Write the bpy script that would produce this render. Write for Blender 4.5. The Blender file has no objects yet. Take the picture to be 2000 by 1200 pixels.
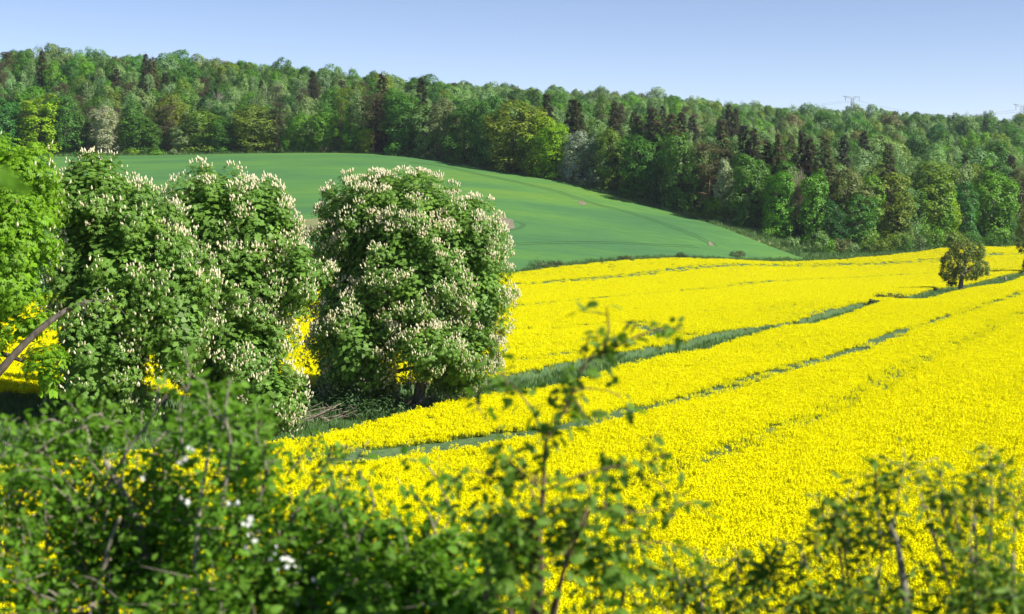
import bpy, math, random
import numpy as np
from math import radians, pi, sin, cos

sc = bpy.context.scene
C = sc.collection
F = 2778.0            # focal length of the photograph in its own pixels (50 mm on 36 mm, 2000 px wide)
HOR = 330.0           # row of the true horizon
CZ = 30.0             # height of the camera above the valley datum

# ------------------------------------------------------------------ camera, sky, sun, exposure
cam_d = bpy.data.cameras.new('camera')
cam = bpy.data.objects.new('camera', cam_d)
C.objects.link(cam)
cam.location = (0, 0, CZ)
cam.rotation_euler = (radians(90), 0, 0)
cam_d.sensor_width = 36.0
cam_d.lens = 50.0
cam_d.shift_y = (HOR - 600.0) / 2000.0
cam_d.clip_start = 0.1
cam_d.clip_end = 9000
cam_d.dof.use_dof = True
cam_d.dof.focus_distance = 105
cam_d.dof.aperture_fstop = 4.8
cam_d.dof.aperture_blades = 0
sc.camera = cam

SUN_AZ, SUN_EL = radians(114), radians(41)
world = bpy.data.worlds.new('World')
sc.world = world
world.use_nodes = True
nt = world.node_tree
bg = nt.nodes['Background']
sky = nt.nodes.new('ShaderNodeTexSky')
sky.sky_type = 'NISHITA'
sky.sun_disc = False
sky.sun_elevation = SUN_EL
sky.sun_rotation = SUN_AZ
sky.altitude = 150
sky.air_density = 0.55
sky.dust_density = 0.0
sky.ozone_density = 0.5
wb = nt.nodes.new('ShaderNodeVectorMath'); wb.operation = 'MULTIPLY'; wb.inputs[1].default_value = (1.05, .975, 1.02)
nt.links.new(sky.outputs[0], wb.inputs[0]); nt.links.new(wb.outputs[0], bg.inputs[0])
bg.inputs[1].default_value = 0.086

sl = bpy.data.lights.new('sun', 'SUN')
sl.energy = 5.0
sl.angle = radians(0.53)
sl.color = (1.0, 0.94, 0.84)
sun = bpy.data.objects.new('sun', sl)
C.objects.link(sun)
sd = np.array([sin(SUN_AZ) * cos(SUN_EL), cos(SUN_AZ) * cos(SUN_EL), sin(SUN_EL)])
sun.rotation_euler = (radians(90) - SUN_EL, 0, math.atan2(sd[0], -sd[1]))
sun.location = (60, -40, 90)

sc.view_settings.view_transform = 'Standard'
sc.view_settings.look = 'None'
sc.view_settings.gamma = 1
sc.view_settings.use_curve_mapping = False
sc.view_settings.exposure = 0.8
cy = sc.cycles
cy.max_bounces = 6
cy.diffuse_bounces = 3
cy.glossy_bounces = 2
cy.transmission_bounces = 4
cy.transparent_max_bounces = 4
cy.volume_bounces = 0
cy.use_denoising = True
cy.sample_clamp_indirect = 6

R = np.random.default_rng(7)

# ------------------------------------------------------------------ small helpers
def uv(px, py): return (px - 1000.0) / F, (HOR - py) / F

def at(px, py, Y):
    u, v = uv(px, py)
    return np.array([u * Y, Y, CZ + v * Y])

def tag(o, label=None, cat=None, group=None, kind=None):
    if label: o['label'] = label
    if cat: o['category'] = cat
    if group: o['group'] = group
    if kind: o['kind'] = kind
    return o

def empty(name, loc, label=None, cat=None, group=None, rz=0.0, s=1.0):
    o = bpy.data.objects.new(name, None)
    C.objects.link(o)
    o.location = tuple(float(a) for a in loc)
    o.rotation_euler = (0, 0, rz)
    o.scale = (s, s, s)
    o.empty_display_size = 0.3
    return tag(o, label, cat, group)

class MB:
    """collects pieces of geometry and turns them into one mesh"""
    def __init__(s): s.v, s.l, s.t, s.m, s.n = [], [], [], [], 0
    def add(s, V, faces, mat=0):
        V = np.asarray(V, float).reshape(-1, 3)
        for f in faces:
            s.l.append(np.asarray(f, np.int64) + s.n); s.t.append(np.array([len(f)])); s.m.append(np.array([mat]))
        s.v.append(V); s.n += len(V)
    def raw(s, V, loops, tot, mat):
        s.l.append(loops + s.n); s.t.append(tot); s.m.append(mat); s.v.append(V); s.n += len(V)
    def stamp(s, tpl, pos, Rm, scale):
        """repeat a template (verts, faces, mats) at N frames; Rm rows are the axes of each frame"""
        tv, tf, tm = tpl
        N = len(pos)
        if N == 0: return
        scale = np.broadcast_to(np.asarray(scale, float).reshape(-1, 1, 1) if np.ndim(scale) == 1 else scale, (N, 1, 1)) if np.ndim(scale) <= 1 else scale[:, None, :]
        V = (tv[None] * scale) @ Rm + pos[:, None, :]
        lt = np.concatenate([np.asarray(f) for f in tf]); k = len(tv)
        L = (lt[None] + (np.arange(N) * k)[:, None]).ravel()
        T = np.tile([len(f) for f in tf], N); M = np.tile(tm, N)
        s.raw(V.reshape(-1, 3), L, T, M)
    def mesh(s, name, mats):
        me = bpy.data.meshes.new(name)
        V = np.concatenate(s.v); L = np.concatenate(s.l); T = np.concatenate(s.t); M = np.concatenate(s.m)
        me.vertices.add(len(V)); me.vertices.foreach_set('co', V.astype(np.float32).ravel())
        me.loops.add(len(L)); me.loops.foreach_set('vertex_index', L.astype(np.int32))
        me.polygons.add(len(T))
        me.polygons.foreach_set('loop_start', np.concatenate([[0], np.cumsum(T)[:-1]]).astype(np.int32))
        for m in mats: me.materials.append(m)
        me.polygons.foreach_set('material_index', M.astype(np.int32))
        me.update(calc_edges=True)
        return me
    def obj(s, name, mats, parent=None, smooth=False):
        me = s.mesh(name, mats if isinstance(mats, (list, tuple)) else [mats])
        if smooth: me.polygons.foreach_set('use_smooth', np.ones(len(me.polygons), bool))
        o = bpy.data.objects.new(name, me)
        C.objects.link(o)
        if parent: o.parent = parent
        return o

def norm(a): return a / np.maximum(np.linalg.norm(a, axis=-1, keepdims=True), 1e-9)

def frames(nrm, dirn):
    """rows x (along), y (across), z (normal)"""
    z = norm(nrm); x = dirn - (dirn * z).sum(-1, keepdims=True) * z; x = norm(x)
    return np.stack([x, np.cross(z, x), z], axis=1)

def rdir(n, rng=R): return norm(rng.normal(size=(n, 3)))

def tube(mb, pts, rad, sides=6, mat=0, jit=0.0):
    pts = np.asarray(pts, float); n = len(pts)
    t = norm(np.gradient(pts, axis=0))
    ref = np.array([0.31, 0.17, 0.93]); ref = ref if abs(t[0] @ ref) < .95 else np.array([1., 0, 0])
    a = norm(np.cross(t, ref)); b = np.cross(t, a)
    ang = np.linspace(0, 2 * pi, sides, endpoint=False)
    rr = np.asarray(rad, float)[:, None] * (1 + jit * R.normal(size=(n, sides)))
    V = pts[:, None] + rr[..., None] * (np.cos(ang)[None, :, None] * a[:, None] + np.sin(ang)[None, :, None] * b[:, None])
    fs = []
    for i in range(n - 1):
        for k in range(sides):
            k2 = (k + 1) % sides
            fs.append((i * sides + k, i * sides + k2, (i + 1) * sides + k2, (i + 1) * sides + k))
    fs.append(tuple(range(sides))[::-1]); fs.append(tuple((n - 1) * sides + k for k in range(sides)))
    mb.add(V.reshape(-1, 3), fs, mat)

def curve(pts, n):
    """smooth resample of a polyline (Catmull-Rom)"""
    P = np.asarray(pts, float)
    if len(P) == 2: return P[0] + (P[1] - P[0]) * np.linspace(0, 1, n)[:, None]
    P = np.vstack([2 * P[0] - P[1], P, 2 * P[-1] - P[-2]])
    out = []
    for t in np.linspace(0, len(P) - 3 - 1e-6, n):
        i = int(t); f = t - i; p0, p1, p2, p3 = P[i:i + 4]
        out.append(.5 * (2 * p1 + (p2 - p0) * f + (2 * p0 - 5 * p1 + 4 * p2 - p3) * f * f + (3 * p1 - p0 - 3 * p2 + p3) * f ** 3))
    return np.array(out)

# ------------------------------------------------------------------ materials
def mat(name):
    m = bpy.data.materials.new(name); m.use_nodes = True
    for n in list(m.node_tree.nodes): m.node_tree.nodes.remove(n)
    return m, m.node_tree.nodes, m.node_tree.links

def ramp(N, stops):
    r = N.new('ShaderNodeValToRGB'); e = r.color_ramp.elements
    e[0].position, e[0].color = stops[0][0], (*stops[0][1], 1)
    e[1].position, e[1].color = stops[1][0], (*stops[1][1], 1)
    for p, c in stops[2:]:
        k = e.new(p); k.color = (*c, 1)
    return r

def mixc(N, Lk, a, b, fac, mode='MIX'):
    m = N.new('ShaderNodeMix'); m.data_type = 'RGBA'; m.blend_type = mode
    for sock, val in ((m.inputs[0], fac), (m.inputs[6], a), (m.inputs[7], b)):
        if hasattr(val, 'is_output'): Lk.new(val, sock)
        elif isinstance(val, tuple): sock.default_value = (*val, 1)
        else: sock.default_value = val
    return m.outputs[2]

def leaf_mat(name, col=None, transl=0.35, tcol=(1.25, 1.35, .55), rough=0.5, spec=0.25, lo=.7, hi=1.3, obj_color=False, warm=(1.35, 1.2, .65)):
    """leaf: diffuse + light passing through, each leaf a little different; col None = the object's own colour"""
    m, N, Lk = mat(name)
    if obj_color:
        oi = N.new('ShaderNodeObjectInfo'); base = oi.outputs['Color']
    else:
        rgb = N.new('ShaderNodeRGB'); rgb.outputs[0].default_value = (*col, 1); base = rgb.outputs[0]
    g = N.new('ShaderNodeNewGeometry')
    mr = N.new('ShaderNodeMapRange'); mr.inputs[3].default_value = lo; mr.inputs[4].default_value = hi
    Lk.new(g.outputs['Random Per Island'], mr.inputs[0])
    c1 = N.new('ShaderNodeVectorMath'); c1.operation = 'SCALE'
    Lk.new(base, c1.inputs[0]); Lk.new(mr.outputs[0], c1.inputs['Scale'])
    # some leaves are yellower
    tc = N.new('ShaderNodeTexCoord'); nz = N.new('ShaderNodeTexNoise'); nz.inputs['Scale'].default_value = .55; nz.inputs['Detail'].default_value = 2
    Lk.new(tc.outputs['Object'], nz.inputs['Vector'])
    mr2 = N.new('ShaderNodeMapRange'); mr2.inputs[1].default_value = .5; mr2.inputs[2].default_value = .75; mr2.inputs[4].default_value = .6
    Lk.new(nz.outputs[0], mr2.inputs[0])
    w = mixc(N, Lk, c1.outputs[0], warm, 1.0, 'MULTIPLY')
    c2 = mixc(N, Lk, c1.outputs[0], w, mr2.outputs[0])
    p = N.new('ShaderNodeBsdfPrincipled'); p.inputs['Roughness'].default_value = rough; p.inputs['Specular IOR Level'].default_value = spec
    Lk.new(c2, p.inputs['Base Color'])
    tr = N.new('ShaderNodeBsdfTranslucent')
    Lk.new(mixc(N, Lk, c2, tcol, 1.0, 'MULTIPLY'), tr.inputs[0])
    mx = N.new('ShaderNodeMixShader'); mx.inputs[0].default_value = transl
    Lk.new(p.outputs[0], mx.inputs[1]); Lk.new(tr.outputs[0], mx.inputs[2])
    o = N.new('ShaderNodeOutputMaterial'); Lk.new(mx.outputs[0], o.inputs[0])
    return m

def plain_mat(name, c1, c2, scale=8.0, rough=.85, spec=.2, detail=4, stretch=(1, 1, 1), coord='Object', bump=0.0, isl=0.0):
    m, N, Lk = mat(name)
    tc = N.new('ShaderNodeTexCoord'); mp = N.new('ShaderNodeMapping'); mp.inputs['Scale'].default_value = stretch
    nz = N.new('ShaderNodeTexNoise'); nz.inputs['Scale'].default_value = scale; nz.inputs['Detail'].default_value = detail
    Lk.new(tc.outputs[coord], mp.inputs[0]); Lk.new(mp.outputs[0], nz.inputs['Vector'])
    r = ramp(N, [(.35, c1), (.65, c2)]); Lk.new(nz.outputs[0], r.inputs[0])
    p = N.new('ShaderNodeBsdfPrincipled'); p.inputs['Roughness'].default_value = rough; p.inputs['Specular IOR Level'].default_value = spec
    Lk.new(r.outputs[0], p.inputs['Base Color'])
    if bump:
        b = N.new('ShaderNodeBump'); b.inputs['Strength'].default_value = bump; Lk.new(nz.outputs[0], b.inputs['Height']); Lk.new(b.outputs[0], p.inputs['Normal'])
    o = N.new('ShaderNodeOutputMaterial'); Lk.new(p.outputs[0], o.inputs[0])
    return m

M_TREE = leaf_mat('tree_leaf', obj_color=True, transl=.3)
M_CHEST = leaf_mat('chestnut_leaf', (.140, .270, .044), transl=.33)
M_CHESTL = leaf_mat('lime_chestnut_leaf', (.17, .335, .018), transl=.4)
M_LONE = leaf_mat('lone_tree_leaf', (.170, .235, .052), transl=.3, warm=(1.2, .9, .8))
M_HEDGE = leaf_mat('hedge_leaf', (.120, .255, .022), transl=.42, rough=.55, spec=.2)
M_SAP = leaf_mat('sapling_leaf', (.125, .235, .030), transl=.42, rough=.55, spec=.2)
M_SHOOT = leaf_mat('shoot_leaf', (.135, .235, .030), transl=.42, rough=.55, spec=.2)
M_BARK = plain_mat('bark', (.05, .042, .035), (.13, .11, .09), 6, stretch=(1, 1, .25), bump=.4)
M_BARKL = plain_mat('pale_bark', (.12, .105, .085), (.30, .265, .22), 5, stretch=(1, 1, .25), bump=.4)
M_BARKP = plain_mat('pine_bark', (.16, .085, .05), (.22, .14, .09), 3, stretch=(1, 1, .3))
M_BARKW = plain_mat('birch_bark', (.30, .28, .25), (.5, .48, .44), 3, stretch=(1, 1, .5))
M_TWIG = plain_mat('twig_bark', (.10, .062, .04), (.2, .13, .085), 30)
M_TWIGG = plain_mat('grey_twig_bark', (.15, .135, .10), (.30, .27, .2), 30)
M_DEAD = plain_mat('dead_wood', (.15, .12, .09), (.32, .27, .21), 12, stretch=(1, 1, 1))
M_PETAL = leaf_mat('rape_petal', (.87, .83, .001), transl=.30, tcol=(1, 1, .5), lo=.9, hi=1.06, spec=.05, rough=.8, warm=(1, .98, 1))
M_STALK = leaf_mat('rape_stalk', (.28, .34, .04), transl=.2, spec=.15)
M_BLOOM = leaf_mat('chestnut_blossom', (.80, .77, .53), transl=.25, tcol=(1, .95, .85), lo=.8, hi=1.1, spec=.1, rough=.7, warm=(1, .85, .8))
M_WHITE = leaf_mat('white_petal', (.8, .8, .76), transl=.25, tcol=(1, 1, .95), lo=.9, hi=1.05, spec=.1, rough=.7, warm=(1, 1, 1))
M_GRASS = leaf_mat('grass_blade', (.120, .220, .070), transl=.25, warm=(1.7, 1.25, .8))
M_STEEL = plain_mat('galvanised_steel', (.34, .37, .41), (.42, .45, .5), 2, rough=.6)
M_WIRE = plain_mat('wire_metal', (.2, .21, .23), (.25, .26, .28), 2, rough=.5)

# ------------------------------------------------------------------ terrain
DITCH = [(-200, 905, 55), (0, 898, 59), (250, 878, 66), (420, 862, 72), (560, 845, 79), (815, 797, 90), (1000, 777, 101), (1250, 715, 122),
         (1500, 658, 153), (1730, 601, 201), (1875, 573, 250), (2000, 543, 316)]
_dx = np.array([uv(p, 0)[0] * Y for p, _, Y in DITCH]); _dy = np.array([Y for *_, Y in DITCH], float)
_dx = np.concatenate([[_dx[0] - .53 * (55 - 5)], _dx, [_dx[-1] + .53 * 700]]); _dy = np.concatenate([[5], _dy, [1016]])
def Xd(Y): return np.interp(Y, _dy, _dx)
_gy = np.linspace(8, 1000, 4000); _gu = Xd(_gy) / _gy
def Yd(u): return np.interp(u, _gu, _gy)      # distance at which a ray at slope u crosses the ditch
def prof(tab):
    p = np.array(tab, float)
    return lambda u: np.interp(np.asarray(u) * F + 1000, p[:, 0], p[:, 1])
ye = prof([(-900, 195), (0, 228), (600, 256), (1000, 280), (1500, 345), (1570, 352), (1800, 385), (1990, 420), (2600, 560)])
fe = prof([(-900, 465), (0, 488), (200, 500), (500, 500), (720, 482), (850, 468), (1000, 450), (1100, 436), (1250, 416), (1480, 388), (1570, 378),
           (1700, 388), (1850, 402), (2000, 430), (2600, 575)])
wh = prof([(-900, 461), (0, 484), (200, 495), (500, 495), (720, 478), (850, 464), (1000, 446), (1100, 432), (1250, 411), (1350, 396), (1450, 377), (1570, 361), (1600, 361)])

AN = []
def an(px, py, Y, dz=0.0):
    p = at(px, py, Y); AN.append((p[0], p[1], p[2] - dz))
for d in DITCH: an(*d)
for Y in (22, 35, 50, 70, 95, 125, 160, 210, 270):     # the near slope, a plane that rises away from the ditch
    for s in (9, 22, 36, 52, 75, 110):
        X = s - 53.7 + .53 * Y
        if X < .62 * Y + 20 and X > -.6 * Y - 10 and not (Y < 30 and abs(X) < 12):
            AN.append((X, Y, CZ - 12.45 - .0371 * Y + .09 * s - 1.0))
for px, py, Y in ((1000, 535, 280), (1500, 511, 345), (1800, 492, 385), (1990, 480, 420), (600, 552, 256), (0, 585, 228), (-500, 595, 210)): an(px, py, Y, 1.0)
for px, py, Y in ((1000, 645, 165), (1000, 600, 205), (500, 640, 155), (60, 720, 108), (1500, 575, 235), (-300, 720, 100)): an(px, py, Y, 1.0)
for px, py, Y in ((-500, 313, 470), (0, 309, 488), (200, 306, 498), (500, 302, 500), (720, 303, 480), (850, 316, 466), (1000, 341, 448), (1100, 357, 434), (1250, 397, 414),
                  (1350, 424, 402), (1480, 455, 386), (1580, 492, 374), (1700, 491, 386), (1850, 483, 402), (2000, 468, 430), (2300, 455, 500)): an(px, py, Y)
for px, py, Y in ((300, 400, 375), (600, 440, 330), (800, 400, 370), (1000, 430, 355), (1200, 440, 370), (0, 420, 340), (1000, 375, 405), (1200, 480, 335), (1350, 465, 365)): an(px, py, Y)
for px, py, Y, h in ((-400, 108, 600, 24), (0, 104, 620, 24), (200, 100, 640, 24), (400, 122, 640, 23), (560, 137, 640, 23), (700, 152, 640, 21), (860, 165, 690, 21), (1000, 165, 800, 22),
                     (1250, 178, 900, 22), (1500, 203, 950, 22), (1750, 216, 1000, 22), (2000, 228, 1000, 22), (2300, 235, 1000, 22),
                     (300, 190, 560, 20), (100, 180, 550, 20), (600, 200, 550, 20), (900, 215, 560, 20), (1100, 225, 570, 20), (1300, 265, 520, 20), (1500, 265, 560, 20),
                     (1700, 285, 520, 20), (1900, 290, 560, 20), (1500, 225, 760, 19), (1800, 240, 800, 19), (1250, 205, 720, 19)): an(px, py, Y, h)
AN += [(-900, 700, 62), (-600, 1200, 60), (0, 1250, 58), (359, 1500, 65), (449, 1250, 44), (900, 1200, 40), (900, 500, 25), (-900, 100, 30), (900, 60, 35), (0, 2500, 70), (-2000, 2500, 60), (2000, 2500, 60),
       (-2000, 0, 40), (2000, 0, 40), (0, -1000, 60), (-500, 300, 24), (0, 0, 28.25), (0, 3, 28.2), (-3, 2, 28.2), (3, 2, 28.2), (0, 7, 26.2), (-5, 6, 26.3), (5, 6, 26.6), (0, 12, 23.6), (-8, 12, 23.2),
       (9, 12, 24.2), (-20, 5, 26), (22, 5, 27.5), (0, -15, 29.5), (-30, -20, 30), (30, -20, 31), (0, -60, 34), (-80, 20, 24), (90, 20, 29)]
AN = np.array(AN)
def _U(d2): return np.where(d2 > 1e-12, .5 * d2 * np.log(np.maximum(d2, 1e-12)), 0)
_P = AN[:, :2] / 100.0
_n = len(AN)
_K = _U(((_P[:, None] - _P[None]) ** 2).sum(-1)) + 2e-4 * np.eye(_n)
_A = np.block([[_K, np.c_[np.ones(_n), _P]], [np.c_[np.ones(_n), _P].T, np.zeros((3, 3))]])
_w = np.linalg.solve(_A, np.concatenate([AN[:, 2], np.zeros(3)]))
def H(x, y):
    x = np.asarray(x, float); y = np.asarray(y, float)
    q = np.stack([x.ravel(), y.ravel()], 1) / 100.0
    out = np.empty(len(q))
    for i in range(0, len(q), 20000):
        b = q[i:i + 20000]
        out[i:i + 20000] = _U(((b[:, None] - _P[None]) ** 2).sum(-1)) @ _w[:_n] + _w[_n] + b @ _w[_n + 1:]
    return out.reshape(x.shape)

def ground_at(px, py, lift=0.0, y0=18.0, y1=700.0):
    """the point of the terrain that a photograph pixel falls on"""
    u, v = uv(px, py)
    Y = np.linspace(y0, y1, 3000)
    g = H(u * Y, Y) + lift - (CZ + v * Y)
    i = np.argmax(g > 0)
    if i == 0: i = int(np.argmin(np.abs(g)))
    return np.array([u * Y[i], Y[i], CZ + v * Y[i] - lift])

def noise2(x, y, s, seed=0):
    """cheap smooth noise 0..1"""
    r = np.random.default_rng(seed); o = 0
    for k in range(6):
        a = r.uniform(0, 2 * pi); f = s * r.uniform(.6, 1.7); p = r.uniform(0, 6.28)
        o = o + np.sin((x * cos(a) + y * sin(a)) * f + p)
    return .5 + o / 9.0

def grid_obj(name, X, Y, Z, material, skirt=None):
    r, c = X.shape
    V = np.stack([X, Y, Z], -1).reshape(-1, 3)
    idx = np.arange(r * c).reshape(r, c)
    Q = np.stack([idx[:-1, :-1], idx[:-1, 1:], idx[1:, 1:], idx[1:, :-1]], -1).reshape(-1, 4)
    mb = MB(); mb.raw(V, Q.ravel(), np.full(len(Q), 4), np.zeros(len(Q), int))
    if skirt is not None:
        ring = np.concatenate([idx[0], idx[1:, -1], idx[-1, -2::-1], idx[-2:0:-1, 0]])
        n = len(ring); low = V[ring].copy(); low[:, 2] = skirt(low[:, 0], low[:, 1])
        VV = np.concatenate([V[ring], low]); k = np.arange(n); k2 = (k + 1) % n
        q = np.stack([k, k + n, k2 + n, k2], -1)
        mb.raw(VV, q.ravel(), np.full(n, 4), np.zeros(n, int))
    o = mb.obj(name, material)
    o.data.polygons.foreach_set('use_smooth', np.ones(len(o.data.polygons), bool))
    return o

def ground_mat():
    m, N, Lk = mat('meadow_ground')
    tc = N.new('ShaderNodeTexCoord')
    n1 = N.new('ShaderNodeTexNoise'); n1.inputs['Scale'].default_value = .35; n1.inputs['Detail'].default_value = 8; n1.inputs['Roughness'].default_value = .7
    Lk.new(tc.outputs['Object'], n1.inputs['Vector'])
    r1 = ramp(N, [(.3, (.045, .105, .035)), (.5, (.075, .15, .045)), (.68, (.12, .15, .06)), (.8, (.2, .17, .1))]); Lk.new(n1.outputs[0], r1.inputs[0])
    p = N.new('ShaderNodeBsdfPrincipled'); p.inputs['Roughness'].default_value = .95; p.inputs['Specular IOR Level'].default_value = .1
    Lk.new(r1.outputs[0], p.inputs['Base Color'])
    b = N.new('ShaderNodeBump'); b.inputs['Strength'].default_value = .6; b.inputs['Distance'].default_value = .3; Lk.new(n1.outputs[0], b.inputs['Height']); Lk.new(b.outputs[0], p.inputs['Normal'])
    o = N.new('ShaderNodeOutputMaterial'); Lk.new(p.outputs[0], o.inputs[0])
    return m

def wheat_mat():
    m, N, Lk = mat('young_wheat')
    tc = N.new('ShaderNodeTexCoord')
    mp = N.new('ShaderNodeMapping'); mp.inputs['Rotation'].default_value = (0, 0, radians(-12)); mp.inputs['Scale'].default_value = (.012, .05, .05)
    Lk.new(tc.outputs['Object'], mp.inputs[0])
    n1 = N.new('ShaderNodeTexNoise'); n1.inputs['Scale'].default_value = 1.0; n1.inputs['Detail'].default_value = 5; n1.inputs['Roughness'].default_value = .55
    Lk.new(mp.outputs[0], n1.inputs['Vector'])
    r1 = ramp(N, [(.34, (.056, .154, .052)), (.52, (.078, .196, .046)), (.68, (.108, .220, .036))]); Lk.new(n1.outputs[0], r1.inputs[0])
    mp2 = N.new('ShaderNodeMapping'); mp2.inputs['Rotation'].default_value = (0, 0, radians(-12)); mp2.inputs['Scale'].default_value = (.10, 1.3, 1.3)
    Lk.new(tc.outputs['Object'], mp2.inputs[0])
    n2 = N.new('ShaderNodeTexNoise'); n2.inputs['Scale'].default_value = 1.0; n2.inputs['Detail'].default_value = 6; n2.inputs['Roughness'].default_value = .7
    Lk.new(mp2.outputs[0], n2.inputs['Vector'])
    r2 = ramp(N, [(.3, (.72, .78, .8)), (.7, (1.22, 1.18, 1.12))]); Lk.new(n2.outputs[0], r2.inputs[0])
    c = mixc(N, Lk, r1.outputs[0], r2.outputs[0], 1.0, 'MULTIPLY')
    p = N.new('ShaderNodeBsdfPrincipled'); p.inputs['Roughness'].default_value = .8; p.inputs['Specular IOR Level'].default_value = .2
    Lk.new(c, p.inputs['Base Color'])
    n3 = N.new('ShaderNodeTexNoise'); n3.inputs['Scale'].default_value = 1.8; n3.inputs['Detail'].default_value = 3
    Lk.new(tc.outputs['Object'], n3.inputs['Vector'])
    b = N.new('ShaderNodeBump'); b.inputs['Strength'].default_value = .35; b.inputs['Distance'].default_value = .25; Lk.new(n3.outputs[0], b.inputs['Height']); Lk.new(b.outputs[0], p.inputs['Normal'])
    o = N.new('ShaderNodeOutputMaterial'); Lk.new(p.outputs[0], o.inputs[0])
    return m

M_GROUND = ground_mat()
M_WHEAT = wheat_mat()
M_BODY = plain_mat('rape_understorey', (.055, .115, .050), (.115, .185, .065), 3.0, detail=6, bump=.6)
M_SOIL = plain_mat('bare_soil', (.15, .135, .09), (.24, .21, .15), .8, detail=6)
M_RUT = plain_mat('wheel_rut', (.04, .11, .04), (.055, .14, .045), .6, detail=5)
M_DRY = plain_mat('dry_grass', (.14, .19, .06), (.24, .22, .11), .9, detail=6)

def spaced(lims):
    out = []
    for a, b, st in lims: out.append(np.arange(a, b, st))
    return np.concatenate(out)
gx = spaced([(-3000, -800, 110), (-800, -260, 18), (-260, -40, 5), (-40, 60, 2), (60, 320, 5), (320, 900, 18), (900, 3001, 100)])
gy = spaced([(-400, -40, 30), (-40, 20, 2), (20, 130, 2), (130, 520, 4), (520, 1100, 12), (1100, 3400, 90)])
GX, GY = np.meshgrid(gx, gy)
ground = grid_obj('ground', GX, GY, H(GX, GY), M_GROUND)
tag(ground, 'grassy valley ground rolling up to the wooded hills', kind='structure')

# ------------------------------------------------------------------ fields (radial strips seen from the hedge bank: columns u, rows from Ylo(u) to Yhi(u))
def sheet(name, us, lo, hi, lift, rows, material, power=1.0):
    t = np.linspace(0, 1, rows) ** power
    lo = np.asarray(lo(us)); hi = np.asarray(hi(us))
    Y = lo[None] + (hi - lo)[None] * t[:, None]
    X = us[None] * Y
    G = H(X, Y)
    return grid_obj(name, X, Y, G + lift, material, skirt=lambda x, y: H(x, y) - .05)

def near_gap(Y): return np.interp(Y, [55, 79, 95, 150, 190, 201, 215, 250, 320], [3.0, 4.6, 3.4, 2.0, 1.5, .8, 1.6, 4.0, 2.4])
def far_gap(Y): return np.interp(Y, [55, 92, 106, 150, 190, 201, 215, 250, 275, 330], [9.5, 7.5, 3.6, 3.8, 2.8, 1.5, 2.6, 5.0, 5.5, 3.6])
_gn = (Xd(_gy) + near_gap(_gy)) / _gy; _gf = (Xd(_gy) - far_gap(_gy)) / _gy
def near_hi(u): return np.clip(np.interp(u, np.maximum.accumulate(_gn), _gy), 15.3, 420.0 - 300 * np.clip((np.asarray(u) - .5) / .3, 0, 1))
def near_lo(u): return np.full(np.shape(u), 15.0)
def far_lo(u): return np.interp(u, np.maximum.accumulate(_gf), _gy)
def far_hi(u): return ye(u)

us_n = np.linspace(-.85, .85, 400)
near_field = sheet('rapeseed_field', us_n, near_lo, near_hi, .78, 200, M_BODY, 1.5)
tag(near_field, 'yellow flowering rapeseed field sloping down from the hedge to the grassy ditch', kind='stuff')
us_f = np.linspace(-.62, .374, 320)
far_field = sheet('rapeseed_field', us_f, far_lo, far_hi, .85, 150, M_BODY)
tag(far_field, 'yellow flowering rapeseed field beyond the ditch, below the green wheat', kind='stuff')
us_w = np.linspace(-.6, uv(1585, 0)[0], 300)
wheat = sheet('wheat_field', us_w, lambda u: ye(u) + 8, wh, .45, 120, M_WHEAT)
tag(wheat, 'smooth green young wheat field on the slope under the forest', kind='stuff')

def strip(px_pts, width, lift, name, material, parent=None, step=3.0, wob=.15):
    """a ribbon draped over the terrain along a line"""
    P = np.array([ground_at(x, y, lift) for x, y in px_pts])[:, :2]
    n = max(8, int(np.linalg.norm(np.diff(P, axis=0), axis=1).sum() / step))
    P = curve(P, n)
    t = norm(np.gradient(P, axis=0)); nn = np.c_[-t[:, 1], t[:, 0]]
    w = width * .5 * (1 + wob * R.normal(size=n)); w[0] *= .3; w[-1] *= .3
    cols = np.linspace(-1, 1, 5)
    XY = P[:, None] + nn[:, None] * (w[:, None] * cols[None])[..., None]
    X, Y = XY[..., 0], XY[..., 1]
    o = grid_obj(name, X, Y, H(X, Y) + lift + .02, material)
    if parent: o.parent = parent
    return o

def pair(px_pts, gauge, width, lift, name, material, parent):
    P = [ground_at(x, y, lift) for x, y in px_pts]
    for s in (-1, 1):
        pp = []
        for p in P:
            d = 1.0 / p[1] * F * gauge * .5
            pp.append(None)
        Q = curve(np.array(P)[:, :2], max(10, len(P) * 6))
        t = norm(np.gradient(Q, axis=0)); nn = np.c_[-t[:, 1], t[:, 0]]
        Q = Q + nn * s * gauge * .5
        n = len(Q); w = width * .5 * (1 + .2 * R.normal(size=n))
        XY = Q[:, None] + nn[:, None] * (w[:, None] * np.linspace(-1, 1, 3)[None])[..., None]
        X, Y = XY[..., 0], XY[..., 1]
        # dense along the track so that it hugs the slope
        o = grid_obj(name, X, Y, H(X, Y) + lift + .05, material); o.parent = parent

WHEAT_TRACKS = [[(800, 318), (870, 326), (960, 346), (1090, 375), (1140, 392), (1250, 422), (1330, 450), (1385, 474), (1392, 481)],
                [(990, 478), (1130, 474), (1250, 477), (1360, 482)], [(1000, 431), (1022, 438), (1015, 446), (985, 452)], [(640, 355), (760, 362), (900, 392)], [(1130, 438), (1230, 456), (1290, 470)]]
for t in WHEAT_TRACKS[:1] + WHEAT_TRACKS[1:2]:
    pair(t, 1.9, .42, .45, 'wheel_track', M_RUT, wheat)
for t in WHEAT_TRACKS[2:3]:
    strip(t, 1.4, .45, 'wheel_track', M_RUT, wheat)

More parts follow.
